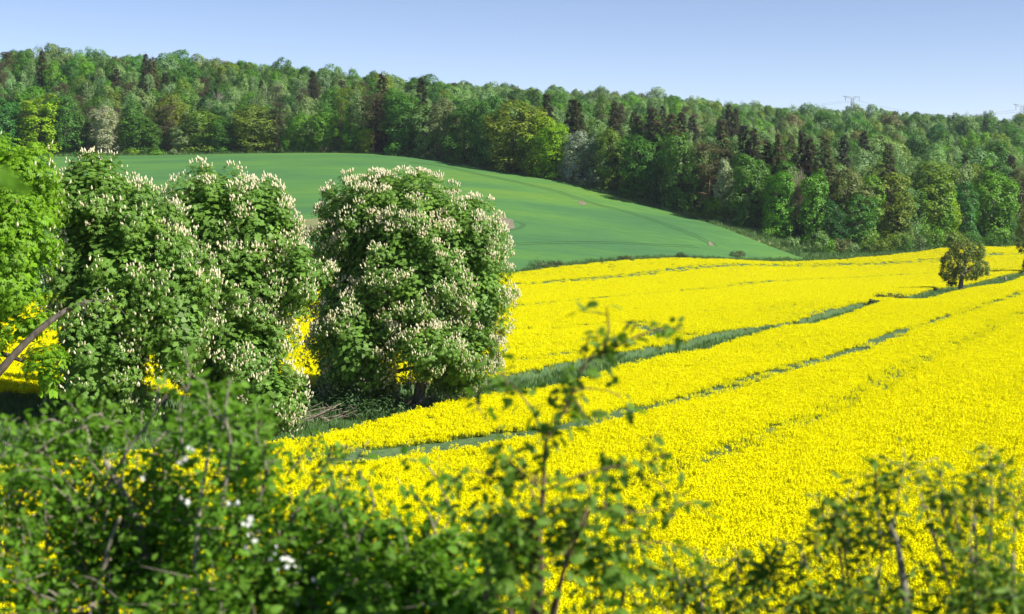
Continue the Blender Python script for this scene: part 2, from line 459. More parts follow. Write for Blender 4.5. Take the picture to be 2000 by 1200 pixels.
def patch(name, px, py, rx, ry_plan, lift, material, parent=None, seed=0):
    c = ground_at(px, py, lift)
    rx = rx * c[1] / F
    a = np.linspace(0, 2 * pi, 33)[:-1]; rr = np.linspace(0.02, 1, 7)
    rg = np.random.default_rng(seed); wob = 1 + .22 * np.sin(2 * a + rg.uniform(0, 6)) + .15 * np.sin(5 * a + rg.uniform(0, 6))
    X = c[0] + rr[:, None] * (np.cos(a) * wob * rx)[None]; Y = c[1] + rr[:, None] * (np.sin(a) * wob * ry_plan)[None]
    X = np.c_[X, X[:, :1]]; Y = np.c_[Y, Y[:, :1]]
    o = grid_obj(name, X, Y, H(X, Y) + lift + .04, material)
    if parent: o.parent = parent
    return o
patch('bare_patch', 982, 433, 22, 9, .45, M_SOIL, wheat, 1)
patch('bare_patch', 1137, 397, 6, 4, .47, M_SOIL, wheat, 2)
patch('bare_patch', 1388, 477, 4, 3, .47, M_SOIL, wheat, 3)
patch('rough_patch', 600, 448, 34, 16, .45, M_DRY, wheat, 4)

for k, (px, py, rx, ry) in enumerate(((1345, 430, 38, 7), (1420, 452, 40, 6), (1500, 478, 40, 6))):
    b = patch('dry_bank', px, py, rx, ry, .03, M_DRY, None, 20 + k); b['kind'] = 'structure'
# ------------------------------------------------------------------ scattering (only for what nobody could count)
def scatter(name, pts, rotz, scl, idx, coll, parent=None, tilt=None):
    n = len(pts)
    me = bpy.data.meshes.new(name)
    me.vertices.add(n); me.vertices.foreach_set('co', np.asarray(pts, np.float32).ravel())
    rot = np.zeros((n, 3), np.float32); rot[:, 2] = rotz
    if tilt is not None: rot[:, :2] = tilt
    a = me.attributes.new('rot', 'FLOAT_VECTOR', 'POINT'); a.data.foreach_set('vector', rot.ravel())
    a = me.attributes.new('scl', 'FLOAT', 'POINT'); a.data.foreach_set('value', np.asarray(scl, np.float32))
    a = me.attributes.new('idx', 'INT', 'POINT'); a.data.foreach_set('value', np.asarray(idx, np.int32))
    o = bpy.data.objects.new(name, me); C.objects.link(o)
    if parent: o.parent = parent
    ng = bpy.data.node_groups.new(name + '_scatter', 'GeometryNodeTree')
    ng.interface.new_socket('Geometry', in_out='INPUT', socket_type='NodeSocketGeometry')
    ng.interface.new_socket('Geometry', in_out='OUTPUT', socket_type='NodeSocketGeometry')
    N, Lk = ng.nodes, ng.links
    gi = N.new('NodeGroupInput'); go = N.new('NodeGroupOutput')
    ip = N.new('GeometryNodeInstanceOnPoints'); ci = N.new('GeometryNodeCollectionInfo')
    ci.inputs['Collection'].default_value = coll; ci.inputs['Separate Children'].default_value = True; ci.inputs['Reset Children'].default_value = True
    def na(nm, ty):
        x = N.new('GeometryNodeInputNamedAttribute'); x.data_type = ty; x.inputs['Name'].default_value = nm
        return next(s for s in x.outputs if s.name == 'Attribute' and s.enabled)
    Lk.new(gi.outputs[0], ip.inputs['Points']); Lk.new(ci.outputs[0], ip.inputs['Instance'])
    ip.inputs['Pick Instance'].default_value = True
    Lk.new(na('idx', 'INT'), ip.inputs['Instance Index']); Lk.new(na('rot', 'FLOAT_VECTOR'), ip.inputs['Rotation']); Lk.new(na('scl', 'FLOAT'), ip.inputs['Scale'])
    Lk.new(ip.outputs[0], go.inputs[0])
    md = o.modifiers.new('scatter', 'NODES'); md.node_group = ng
    return o

def proto(coll, name, me, color=None):
    o = bpy.data.objects.new(name, me); coll.objects.link(o)
    if color: o.color = (*color, 1)
    return o

DIAMOND = (np.array([[0, 0, 0], [.45, .5, .12], [1, 0, -.05], [.45, -.5, .12]]), [(0, 3, 2, 1)], [0])
def dtpl(l, w, fold=.12, droop=0.0, m=0):
    return (np.array([[0, 0, 0], [.45 * l, .5 * w, fold * w], [l, 0, -droop * l], [.45 * l, -.5 * w, fold * w]]), [(0, 3, 2, 1)], [m])

def rape_plant(seed, spread, stems, tall=.22):
    rg = np.random.default_rng(seed); mb = MB()
    for k in range(stems):
        a, r = rg.uniform(0, 2 * pi), spread * math.sqrt(rg.uniform(0, 1))
        top = np.array([r * cos(a), r * sin(a), rg.uniform(.05, tall)])
        base = top * [.8, .8, 0] - [0, 0, .2]
        w = .011
        mb.add([base + [w, 0, 0], base - [w, 0, 0], top - [w * .6, 0, 0], top + [w * .6, 0, 0]], [(0, 1, 2, 3)], 1)
        nl = 12
        h = rg.uniform(.0, .15, nl); aa = rg.uniform(0, 2 * pi, nl); rad = (.052 * (1 - h / .2)) * rg.uniform(.5, 1.1, nl)
        pos = top + np.c_[rad * np.cos(aa), rad * np.sin(aa), h - .04]
        nr = np.c_[np.cos(aa) * .8, np.sin(aa) * .8, rg.uniform(.4, 1.4, nl)]
        mb.stamp((np.array([[-.5, -.5, 0], [.5, -.5, .12], [.5, .5, 0], [-.5, .5, .12]]), [(0, 1, 2, 3)], [0]), pos, frames(nr, rdir(nl, rg)), rg.uniform(.024, .044, nl))
        if rg.random() < .6:
            nl = 2; aa = rg.uniform(0, 2 * pi, nl)
            d = np.c_[np.cos(aa), np.sin(aa), rg.uniform(-.2, .6, nl)]
            mb.stamp((*dtpl(.16, .05)[:2], [1]), top + np.c_[np.zeros(nl), np.zeros(nl), rg.uniform(-.22, -.1, nl)], frames(np.c_[-np.cos(aa) * .4, -np.sin(aa) * .4, np.ones(nl)], d), 1.0)
    return mb.mesh('rape_plant', [M_PETAL, M_STALK])
CO_RAPE = bpy.data.collections.new('rape_plants')
for k in range(4): proto(CO_RAPE, 'rape_plant_a%d' % k, rape_plant(k, .27, 16))
for k in range(3): proto(CO_RAPE, 'rape_plant_b%d' % k, rape_plant(20 + k, .42, 32, .24))

TRAM_NEAR = [([(640, 896), (700, 890), (780, 882), (960, 856), (1120, 830), (1250, 797), (1500, 731), (1700, 672), (1850, 620), (1940, 590), (1995, 570)], 3.4, .97),
             ([(1180, 955), (1300, 917), (1480, 857), (1680, 770), (1800, 702), (1900, 660), (1990, 612)], 2.8, .78)]
TRAM_FAR = [([(960, 561), (1000, 557), (1250, 536), (1500, 519), (1830, 508), (2000, 496)], 4.64, .85), ([(960, 604), (1000, 599), (1370, 565), (1500, 551), (1720, 540), (1850, 532), (2000, 523)], 4.64, .85),
            ([(950, 648), (1000, 644), (1090, 640), (1180, 633), (1250, 631), (1282, 640), (1293, 652)], 3.57, .85), ([(1230, 630), (1258, 640), (1272, 656)], 3.21, .85), ([(1040, 676), (1180, 668)], 3.21, .6),
            ([(1040, 702), (1120, 687)], 3.21, .6), ([(1480, 610), (1610, 586)], 3.57, .6), ([(0, 668), (140, 660), (600, 610)], 4.28, .85), ([(0, 728), (140, 718), (560, 672)], 4.28, .85), ([(400, 600), (640, 590), (960, 561)], 4.28, .8)]
def tram_plan(T):
    out = []
    for pts, w, p in T:
        P = np.array([ground_at(x, y, 1.0) for x, y in pts])[:, :2]
        out.append((curve(P, max(30, int(np.linalg.norm(np.diff(P, axis=0), axis=1).sum() / 1.0))), w, p))
    return out
def drop_tram(X, Y, T, rng):
    keep = np.ones(len(X), bool)
    for P, w, p in tram_plan(T):
        bx = (X > P[:, 0].min() - 2) & (X < P[:, 0].max() + 2) & (Y > P[:, 1].min() - 2) & (Y < P[:, 1].max() + 2)
        ii = np.where(bx)[0]
        for i0 in range(0, len(ii), 4000):
            j = ii[i0:i0 + 4000]
            d = np.sqrt(((np.c_[X[j], Y[j]][:, None] - P[None]) ** 2).sum(-1).min(1))
            gap = noise2(X[j], Y[j], .25, 3)
            keep[j[(d < w * .5) & (rng.random(len(j)) < p * np.clip(.72 + gap * .6, 0, 1))]] = False
    return keep

def crop_points(lo, hi, u0, u1, T, seed, bands, thin=None):
    rng = np.random.default_rng(seed); XS, YS, SC, ID = [], [], [], []
    for y0, y1, dens, s, big in bands:
        n = int(dens * (u1 - u0) * .5 * (y1 * y1 - y0 * y0))
        Y = np.sqrt(rng.uniform(y0 * y0, y1 * y1, n)); u = rng.uniform(u0, u1, n)
        ok = (Y > lo(u)) & (Y < hi(u))
        X, Y = (u * Y)[ok], Y[ok]; n = len(X)
        k = rng.random(n) < (thin(X, Y) if thin else 1.0)
        X, Y = X[k], Y[k]; n = len(X)
        XS.append(X); YS.append(Y); SC.append(s * rng.uniform(.82, 1.2, n)); ID.append(rng.integers(4, 7, n) if big else rng.integers(0, 4, n))
    X, Y, S, I = map(np.concatenate, (XS, YS, SC, ID))
    k = drop_tram(X, Y, T, rng)
    X, Y, S, I = X[k], Y[k], S[k], I[k]
    Z = H(X, Y) + .80 + .12 * (noise2(X, Y, .5, 5) - .5) + .1 * rng.normal(size=len(X)).clip(-1.2, 1.2) * .5
    return np.c_[X, Y, Z], rng.uniform(0, 2 * pi, len(X)), S, I
near_thin = lambda X, Y: np.clip(.50 + .75 * noise2(X, Y, .10, 9) + .25 * noise2(X, Y, .8, 4), .35, 1)
far_thin = lambda X, Y: np.clip(1.0 - .55 * np.exp(-np.maximum(Xd(Y) - far_gap(Y) - X - 1, 0) / 9.0) * np.clip((Y - 105) / 40, 0, 1) * np.clip((230 - Y) / 30, 0, 1), .3, 1)
p = crop_points(near_lo, near_hi, -.8, .8, TRAM_NEAR, 1, [(15, 60, 21, .92, False), (60, 110, 14, 1.0, False), (110, 420, 4.2, 1.15, True)], near_thin)
fl = scatter('blossom', *p, CO_RAPE, near_field); tag(fl, kind='stuff')
n1 = len(p[0])
p = crop_points(far_lo, far_hi, -.55, .372, TRAM_FAR, 2, [(60, 130, 8, 1.1, False), (130, 430, 3.2, 1.25, True)], far_thin)
fl = scatter('blossom', *p, CO_RAPE, far_field); tag(fl, kind='stuff')
print('rape plants', n1, len(p[0]))

# grass tufts: ditch, verge under the chestnuts, field margin, forest edge
def grass_tuft(seed, h, spread, blades):
    rg = np.random.default_rng(seed); mb = MB()
    a = rg.uniform(0, 2 * pi, blades); r = spread * np.sqrt(rg.uniform(0, 1, blades))
    pos = np.c_[r * np.cos(a), r * np.sin(a), np.full(blades, -.03)]
    d = np.c_[np.cos(a) * rg.uniform(.1, .7, blades), np.sin(a) * rg.uniform(.1, .7, blades), np.ones(blades)]
    mb.stamp(dtpl(1.0, .07, .2), pos, frames(np.c_[np.cos(a), np.sin(a), np.full(blades, -.3)], d), h * rg.uniform(.5, 1.15, blades))
    return mb.mesh('grass_tuft', [M_GRASS])
CO_GRASS = bpy.data.collections.new('grass_tufts')
for k in range(3): proto(CO_GRASS, 'grass_tuft_a%d' % k, grass_tuft(k, .42, .3, 26))
for k in range(2): proto(CO_GRASS, 'grass_tuft_b%d' % k, grass_tuft(9 + k, .75, .35, 24))
rg = np.random.default_rng(11)
Y = np.sqrt(rg.uniform(52 ** 2, 330 ** 2, 42000)); s = rg.uniform(-9, 6, len(Y))
ok = (s < near_gap(Y)) & (s > -far_gap(Y)) & (rg.random(len(Y)) < np.where(Y < 110, 1, .8))
X, Y = (Xd(Y) + s)[ok], Y[ok]
gp = [np.c_[X, Y, H(X, Y)]]; gs = [rg.uniform(.6, 1.1, len(X))]; gi = [rg.integers(0, 4, len(X))]
u = rg.uniform(-.5, .45, 16000); t = rg.uniform(0, 1, len(u)); Y = ye(u) + .5 + t * 8.5; X = u * Y       # margin between rape and wheat
gp.append(np.c_[X, Y, H(X, Y)]); gs.append(rg.uniform(.7, 1.6, len(X))); gi.append(rg.integers(0, 5, len(X)))
u = rg.uniform(-.5, .42, 14000); lo = np.where(u < uv(1570, 0)[0], wh(u), ye(u) + 2); Y = lo + rg.uniform(0, 1, len(u)) * (fe(u) + 6 - lo); X = u * Y
gp.append(np.c_[X, Y, H(X, Y)]); gs.append(rg.uniform(.9, 2.2, len(X))); gi.append(rg.integers(0, 5, len(X)))
Y = np.sqrt(rg.uniform(1.5 ** 2, 15 ** 2, 2600)); u = rg.uniform(-.7, .7, len(Y)); X = u * Y                                   # hedge bank at our feet
gp.append(np.c_[X, Y, H(X, Y)]); gs.append(rg.uniform(.5, .9, len(X))); gi.append(rg.integers(0, 4, len(X)))
gp, gs, gi = np.concatenate(gp), np.concatenate(gs), np.concatenate(gi)
tag(scatter('grass', gp, rg.uniform(0, 6.28, len(gp)), gs, gi, CO_GRASS), 'uncut green grass along the ditch, field margins and hedge bank', 'grass', kind='stuff')

# ------------------------------------------------------------------ crowns built from lobes
def clump_cloud(lobes, rng, per_m2, rc, under=.25):
    """clump centres on the outside of a union of ellipsoids; lobes = (centre, radii)"""
    Cc, Rr = np.array([l[0] for l in lobes]), np.array([l[1] for l in lobes])
    P, O = [], []
    for c, r in zip(Cc, Rr):
        area = 4 * pi * ((r[0] * r[1]) ** 1.6 / 3 + (r[0] * r[2]) ** 1.6 / 3 + (r[1] * r[2]) ** 1.6 / 3) ** (1 / 1.6)
        n = max(5, int(area * per_m2))
        d = rdir(n, rng); d = d[(d[:, 2] > -.35) | (rng.random(n) < under + .35)]
        p = c + d * r * rng.uniform(.80, 1.0, (len(d), 1))
        o = norm(d / r)
        q = (((p[:, None] - Cc[None]) / (Rr[None] * .86)) ** 2).sum(-1)
        keep = (q > 1).all(1)
        P.append(p[keep]); O.append(o[keep])
    return np.concatenate(P), np.concatenate(O)

def palm_leaf():
    """a horse chestnut leaf: five drooping leaflets"""
    V, Fc = [], []
    for k, (a, l) in enumerate(((-1.25, .72), (-.62, .95), (0, 1.05), (.62, .95), (1.25, .72))):
        d = np.array([cos(a), sin(a), 0]); n = np.array([-sin(a), cos(a), 0]); b = len(V)
        V += [np.zeros(3), d * .6 * l + n * .17 * l + [0, 0, .02], d * l - [0, 0, .28 * l], d * .6 * l - n * .17 * l + [0, 0, .02]]
        Fc.append((b, b + 3, b + 2, b + 1))
    return np.array(V), Fc, [0] * 5
PALM = palm_leaf()
def candle():
    V = []; Fc = []
    for z, r in ((0, .26), (.35, .36), (.72, .2)):
        for k in range(5):
            a = k * 2 * pi / 5 + z * 2; V.append([r * .8 * cos(a) * (1.25 if k % 2 else .8), r * .8 * sin(a) * (1.25 if k % 2 else .8), z])
    V.append([0, 0, 1.05])
    for i in (0, 5):
        for k in range(5): Fc.append((i + k, i + (k + 1) % 5, i + 5 + (k + 1) % 5, i + 5 + k))
    for k in range(5): Fc.append((10 + k, 10 + (k + 1) % 5, 15))
    return np.array(V, float), Fc, [0] * len(Fc)
CANDLE = candle()

def limb(a, b, sag, n, rng):
    m = (a + b) / 2 + np.array([0, 0, sag]) + rng.normal(size=3) * np.linalg.norm(b - a) * .06
    return curve([a, m, b], n)

def lobes_px(spec, Y, base):
    """lobes given as photo outline pieces at the tree's own distance -> local ellipsoids"""
    out = []
    for cx, cy_, rx, ry, dy, *rd in spec:
        c = at(cx, cy_, Y); c[1] += dy
        k = Y / F
        out.append((c - base, np.array([rx * k, (rd[0] if rd else min(rx * k * 1.0, 5.5)), ry * k])))
    return out

def chestnut(label, base_px, Y, spec, trunk_r, leaf, bloom, seed, per_m2=.95, leaves=62, lean=0.0, bark=None):
    rng = np.random.default_rng(seed)
    u = uv(base_px, 0)[0]; base = np.array([u * Y, Y, float(H(u * Y, Y))])
    root = empty('chestnut_tree', base, label, 'tree', 'chestnut trees along the ditch')
    L = lobes_px(spec, Y, base)
    P, O = clump_cloud(L, rng, per_m2, .8)
    n = len(P)
    rc = rng.uniform(.55, 1.05, n)
    # leaves
    k = np.repeat(np.arange(n), leaves)
    d = rdir(len(k), rng); d = norm(d + .55 * O[k] + [0, 0, .25])
    pos = P[k] + d * (rc[k] * rng.uniform(.45, 1.05, len(k)))[:, None] * [1, 1, .8]
    nr = norm(d * .7 + O[k] * .4 + [0, 0, .55] + .3 * rng.normal(size=d.shape))
    ax = norm(d + .5 * rng.normal(size=d.shape) + [0, 0, -.35])
    mb = MB(); mb.stamp(PALM, pos, frames(nr, ax), rng.uniform(.14, .25, len(k)))
    # a thinner inner fill so that one does not look right through
    c0 = np.array([l[0] for l in L]); r0 = np.array([l[1] for l in L])
    m = rng.choice(len(L), n * 80, p=r0.prod(1) / r0.prod(1).sum())
    dd = rdir(len(m), rng); pin = c0[m] + dd * r0[m] * rng.uniform(.45, .92, (len(m), 1))
    mb.stamp(dtpl(1, .7), pin, frames(norm(dd + [0, 0, .8]), rdir(len(m), rng)), rng.uniform(.3, .5, len(m)))
    mb.obj('crown', leaf, root)
    # flower candles
    if bloom > 0:
        nb = int(n * bloom); k = rng.integers(0, n, nb)
        d = norm(rdir(len(k), rng) * .75 + O[k] + [0, 0, .55])
        pos = P[k] + d * (rc[k] * rng.uniform(.85, 1.16, len(k)))[:, None] * [1, 1, .85]
        up = norm(d * .45 + [0, 0, 1] + .15 * rng.normal(size=d.shape))
        z = up; x = norm(np.cross(z, rdir(len(k), rng))); Rm = np.stack([x, np.cross(z, x), z], 1)
        mb = MB(); mb.stamp(CANDLE, pos, Rm, rng.uniform(.11, .20, len(k)))
        o = mb.obj('blossom', M_BLOOM, root); tag(o, kind='stuff')
    # trunk and limbs
    mb = MB()
    big = max(L, key=lambda l: l[1].prod()); top = big[0]
    fork = np.array([lean, 0, 2.6])
    tube(mb, curve([[0, 0, -.3], [lean * .3, 0, 1.2], fork], 7), np.array([1.35, 1.05, 1, .95, .9, .88, .85]) * trunk_r, 10, jit=.05)
    tube(mb, limb(fork, top, .2, 7, rng), np.linspace(.85, .25, 7) * trunk_r, 8)
    for c, r in L:
        if np.linalg.norm(c - top) < .5: continue
        tube(mb, limb(fork if rng.random() < .5 else fork + (top - fork) * rng.uniform(.15, .5), c, .5, 7, rng), np.linspace(.5, .1, 7) * trunk_r, 6)
        for q in range(4):
            tube(mb, limb(c, c + rdir(1, rng)[0] * r * .8, .1, 5, rng), np.linspace(.1, .03, 5) * trunk_r, 5)
    mb.obj('trunk', bark or M_BARK, root, True)
    return root

T4 = [(805, 535, 165, 168, .5, 5.6), (715, 430, 85, 85, 0, 3.4), (800, 420, 105, 78, 0, 3.6), (893, 470, 84, 84, 0, 3.2), (930, 575, 62, 105, 0, 3.0), (898, 690, 70, 72, -1, 2.6),
      (705, 650, 72, 100, -2.8, 2.4), (650, 570, 42, 125, 1, 2.4), (648, 715, 38, 95, 1.0, 1.8), (838, 668, 55, 42, -4, 1.8), (715, 757, 72, 42, 1.5, 2.4), (895, 738, 42, 36, 0.6, 1.3), (660, 470, 45, 60, 0, 2.2)]
T3 = [(415, 425, 90, 92, 0, 2.7), (495, 440, 72, 78, 0, 2.4), (460, 560, 105, 120, .3, 3.3), (585, 545, 44, 70, -.6, 1.5), (480, 690, 85, 120, -.8, 2.6), (540, 765, 50, 60, -1.8, 1.6), (420, 740, 60, 90, 0, 1.9), (545, 440, 26, 40, 0, 1.0)]
T2 = [(185, 400, 90, 85, 0, 2.4), (258, 448, 74, 76, 0, 2.3), (235, 540, 140, 140, .3, 3.3), (345, 590, 60, 120, 0, 2.0), (195, 690, 80, 110, -1, 2.1), (345, 665, 48, 62, -.4, 1.4), (165, 770, 40, 55, -.5, 1.3), (215, 800, 60, 50, .5, 1.4)]
T1 = [(-60, 400, 140, 130, .5, 3.2), (20, 350, 68, 66, 0, 1.7), (15, 470, 85, 110, -.6, 2.0), (28, 545, 62, 65, -.8, 1.5), (-60, 545, 105, 95, 0, 2.4), (50, 640, 36, 22, .3, .8), (85, 735, 20, 52, .6, .6), (-30, 690, 30, 50, 0, .8)]
chestnut('broad chestnut in white bloom with a bare trunk beside a heap of dead branches', 815, 90, T4, .38, M_CHEST, 24, 41, lean=.6, bark=M_BARKL)
chestnut('chestnut thick with white bloom whose side lobe reaches over the gap to the broad chestnut', 470, 75, T3, .36, M_CHEST, 22, 31, per_m2=1.1)
chestnut('tall green chestnut with scattered bloom, behind the grey bowed bough', 245, 67, T2, .36, M_CHEST, 9, 21, per_m2=1.3)
chestnut('lime green chestnut almost without bloom, cut off by the photograph edge', -90, 59, T1, .36, M_CHESTL, .7, 12, per_m2=1.5)

# the bowed bough in front of the two nearer chestnuts
pb = [at(-60, 800, 53), at(0, 725, 53.2), at(40, 680, 53.5), at(85, 638, 54), at(125, 609, 54.5), at(160, 593, 55), at(188, 589, 55.6), at(212, 594, 56.5), at(230, 608, 57.5)]
x0, y0 = pb[0][0] - 1.6, pb[0][1]
base = np.array([x0, y0, float(H(x0, y0))])
root = empty('bowed_tree', base, 'bare grey bowed bough arching in front of the tall green chestnut', 'tree')
mb = MB(); cu = curve([np.array([0, 0, -.3])] + [q - base for q in pb], 26)
tube(mb, cu, np.interp(np.linspace(0, 1, 26), [0, .2, .5, .8, 1], [.2, .15, .115, .08, .03]), 9, jit=.04)
mb.obj('trunk', M_BARK, root, True)
rgb_ = np.random.default_rng(5)
for k in (14, 17, 19, 21, 23):
    e = cu[k] + np.array([rgb_.uniform(-.5, .9), rgb_.uniform(-.5, .5), rgb_.uniform(-.7, .7)])
    mb = MB(); tube(mb, limb(cu[k], e, .1, 5, rgb_), np.linspace(.04, .012, 5), 5)
    mb.obj('twig', M_BARK, root, True)
kk = rgb_.integers(14, 26, 90); d = rdir(90, rgb_)
mb = MB(); mb.stamp(PALM, cu[kk] + d * rgb_.uniform(.1, .9, (90, 1)), frames(norm(d + [0, 0, 1]), rdir(90, rgb_)), rgb_.uniform(.18, .3, 90))
mb.obj('foliage', M_CHEST, root)

# undergrowth at the foot of the chestnuts, brushwood
def small_bush(label, px, py, w, h, color, seed, name='low_bush', group=None, material=None, n=900, ls=.16, loc=None):
    rng = np.random.default_rng(seed)
    p = ground_at(px, py) if loc is None else loc
    root = empty(name, p, label, 'bush', group)
    k = rng.integers(4, 8)
    L = [(np.array([rng.uniform(-.5, .5) * w * .7, rng.uniform(-.4, .4) * w * .6, h * rng.uniform(.3, .66)]), np.array([w * .32, w * .3, h * .34]) * rng.uniform(.7, 1.15)) for _ in range(k)]
    P, O = clump_cloud(L, rng, 3.0 / (w * h) * 6, .3, .9)
    m = n // max(len(P), 1) + 3
    q = np.repeat(np.arange(len(P)), m); d = rdir(len(q), rng)
    pos = P[q] + d * .16 * w * rng.uniform(.3, 1.1, (len(q), 1)); pos[:, 2] = np.maximum(pos[:, 2], .03)
    mb = MB(); mb.stamp(dtpl(1, .55), pos, frames(norm(d + O[q] * .5 + [0, 0, .5]), rdir(len(q), rng)), ls * rng.uniform(.7, 1.3, len(q)))
    o = mb.obj('foliage', material or M_TREE, root); o.color = (*color, 1)
    mb = MB()
    for c, r in L: tube(mb, limb(np.array([0, 0, -.1]), c + [0, 0, r[2] * .5], .05, 5, rng), np.linspace(.035, .008, 5) * max(w, 1) * .5, 5)
    mb.obj('stem', M_BARK, root)
    return root
small_bush('olive undergrowth shrub beside the bare trunk of the broad chestnut', 886, 790, 2.8, 2.0, (.075, .135, .035), 71, n=2600, ls=.17)
small_bush('bright leafy undergrowth shrub under the low boughs of the broad chestnut', 905, 782, 2.6, 2.2, (.075, .16, .028), 72, n=2200, ls=.17)
small_bush('dark undergrowth shrub in the shade under the broad chestnut', 700, 812, 4.6, 1.5, (.05, .11, .03), 73, n=2600, ls=.18)
small_bush('low grass green shrub on the verge between chestnut and yellow crop', 960, 776, 2.2, .8, (.08, .15, .045), 74, n=1200, ls=.13)
small_bush('low dark bush added in place of a shadow patch where the ditch narrows', 1742, 596, 4.2, 1.5, (.035, .075, .03), 75, n=1300, ls=.3)  # dark leaves stand in for a patch of shadow beside the ditch
small_bush('small dark weed clump beside the narrow part of the ditch', 1707, 604, 1.4, 1.3, (.04, .09, .035), 76, n=500, ls=.25)
small_bush('tiny leafy bush on the near edge of the grassy ditch', 1508, 656, 2.6, .9, (.06, .15, .03), 77, n=700, ls=.18)
for px, py, w, h, c, lab in ((1058, 526, 5, 2.0, (.10, .16, .05), 'low yellowish bush on the margin between wheat and rapeseed nearest the broad chestnut'), (1085, 524, 3, 1.6, (.09, .12, .05), 'brownish low bush on the wheat margin beside the yellowish bush'),
                             (1222, 513, 3, 1.5, (.10, .12, .05), 'dull weed clump halfway along the wheat margin'), (1330, 508, 3.2, 1.7, (.06, .11, .04), 'dark rounded bush standing on the wheat margin'), (1440, 506, 3, 2, (.09, .12, .05), 'small straggly bush on the wheat margin before the forest corner')):
    small_bush(lab, px, py, w, h, c, int(px), n=500, ls=.32)

def brushwood(label, px, py, w, n, seed):
    rng = np.random.default_rng(seed)
    p = ground_at(px, py)
    root = empty('brushwood_pile', p, label, 'dead wood', 'heaps of dead branches')
    for k in range(n):
        mb = MB(); a = rng.uniform(-.5, .5) + (pi if rng.random() < .5 else 0); l = rng.uniform(.5, 1.0) * w
        st = np.array([rng.uniform(-.4, .4) * w, rng.uniform(-.5, .5), rng.uniform(.05, .35)])
        d = np.array([cos(a), sin(a) * .6, rng.uniform(-.05, .55)]) * l
        pts = curve([st, st + d * .5 + rng.normal(size=3) * .12, st + d], 7); pts[:, 2] = np.maximum(pts[:, 2], .03)
        r = rng.uniform(.03, .075)
        tube(mb, pts, np.linspace(r, r * .3, 7), 6)
        for q in range(3):
            j = rng.integers(2, 6); e = pts[j] + rdir(1, rng)[0] * l * .3; e[2] = max(e[2], .05)
            tube(mb, limb(pts[j], e, 0, 4, rng), np.linspace(r * .45, r * .15, 4), 5)
        mb.obj('branch', M_DEAD, root)
brushwood('heap of pale dead branches at the foot of the broad chestnut', 818, 803, 2.1, 16, 1)
brushwood('long fallen dead branches on the verge beside the yellow crop edge', 868, 797, 2.2, 8, 2)
brushwood('low pile of broken dead branches under the side of the thickly blooming chestnut', 565, 838, 2.4, 14, 3)
brushwood('scattered grey dead sticks between two chestnuts in the shade', 622, 829, 2.2, 9, 4)
brushwood('few bare sticks on the grass verge where the ditch begins', 945, 782, 1.6, 6, 5)

# ------------------------------------------------------------------ lone tree, edge tree
def field_tree(label, base_px, Y, spec, trunk_r, leaf, seed, name, per_m2=1.2, leaves=46, size=.2, group=None, lean=0.0, fork_z=3.4):
    rng = np.random.default_rng(seed)
    u = uv(base_px, 0)[0]; base = np.array([u * Y, Y, float(H(u * Y, Y))])
    root = empty(name, base, label, 'tree', group)
    L = lobes_px(spec, Y, base)
    P, O = clump_cloud(L, rng, per_m2, .8, .8)
    n = len(P); k = np.repeat(np.arange(n), leaves); d = rdir(len(k), rng)
    rc = rng.uniform(.3, .75, n)
    pos = P[k] + d * (rc[k] * rng.uniform(.2, 1.05, len(k)))[:, None] - np.c_[np.zeros((len(k), 2)), rng.exponential(.12, len(k))]
    mb = MB(); mb.stamp(dtpl(1, .5), pos, frames(norm(d + [0, 0, .5]), rdir(len(k), rng)), size * rng.uniform(.7, 1.3, len(k)))
    mb.obj('crown', leaf, root)
    mb = MB(); fork = np.array([lean, 0, fork_z])
    tube(mb, curve([[0, 0, -.3], [lean * .3, 0, fork_z * .5], fork], 7), np.array([1.3, 1.05, 1, .95, .9, .85, .8]) * trunk_r, 9, jit=.05)
    for c, r in L:
        pts = limb(fork, c + [0, 0, r[2] * .3], .4, 7, rng); tube(mb, pts, np.linspace(.6, .12, 7) * trunk_r, 6)
        for q in range(5): tube(mb, limb(pts[rng.integers(3, 7)], c + rdir(1, rng)[0] * r * .95, .1, 5, rng), np.linspace(.14, .05, 5) * trunk_r, 5)
    mb.obj('trunk', M_BARKL, root, True)
    return root
LT = [(1880, 485, 24, 18, 0, 1.9), (1905, 490, 20, 16, .5, 1.6), (1862, 510, 22, 22, 0, 1.8), (1885, 520, 26, 24, -.6, 2.0), (1915, 520, 14, 16, 0, 1.2), (1852, 530, 16, 15, 0, 1.2), (1856, 546, 12, 10, 0, .9), (1903, 534, 10, 9, 0, .9), (1922, 527, 8, 11, 0, .8), (1860, 550, 7, 8, 0, .6)]
field_tree('lone olive brown tree with a pale bare trunk standing in the ditch amid yellow crop', 1876, 250, LT, .42, M_LONE, 61, 'lone_tree', per_m2=2.6, size=.29, lean=.35)
ET = [(2030, 440, 42, 34, 0, 3.2), (2004, 462, 20, 24, 0, 1.8), (1996, 478, 9, 13, 0, .9), (2045, 480, 30, 30, 0, 2.4), (2008, 520, 11, 14, 0, .9), (2060, 430, 40, 40, 1, 3)]
field_tree('dark tree at the photograph edge hanging over the far yellow field', 2052, 330, ET, .45, M_LONE, 62, 'ditch_tree', per_m2=2.0, size=.3)
p0 = ground_at(1963, 552)
root = empty('tree_stump', p0, 'short pale grey stump in the ditch beyond the lone tree', 'stump')
mb = MB(); tube(mb, [[0, 0, -.1], [.02, 0, .4], [.05, 0, .95], [.12, .02, 1.25]], [.42, .33, .3, .1], 9, jit=.08); mb.obj('trunk', M_DEAD, root, True)

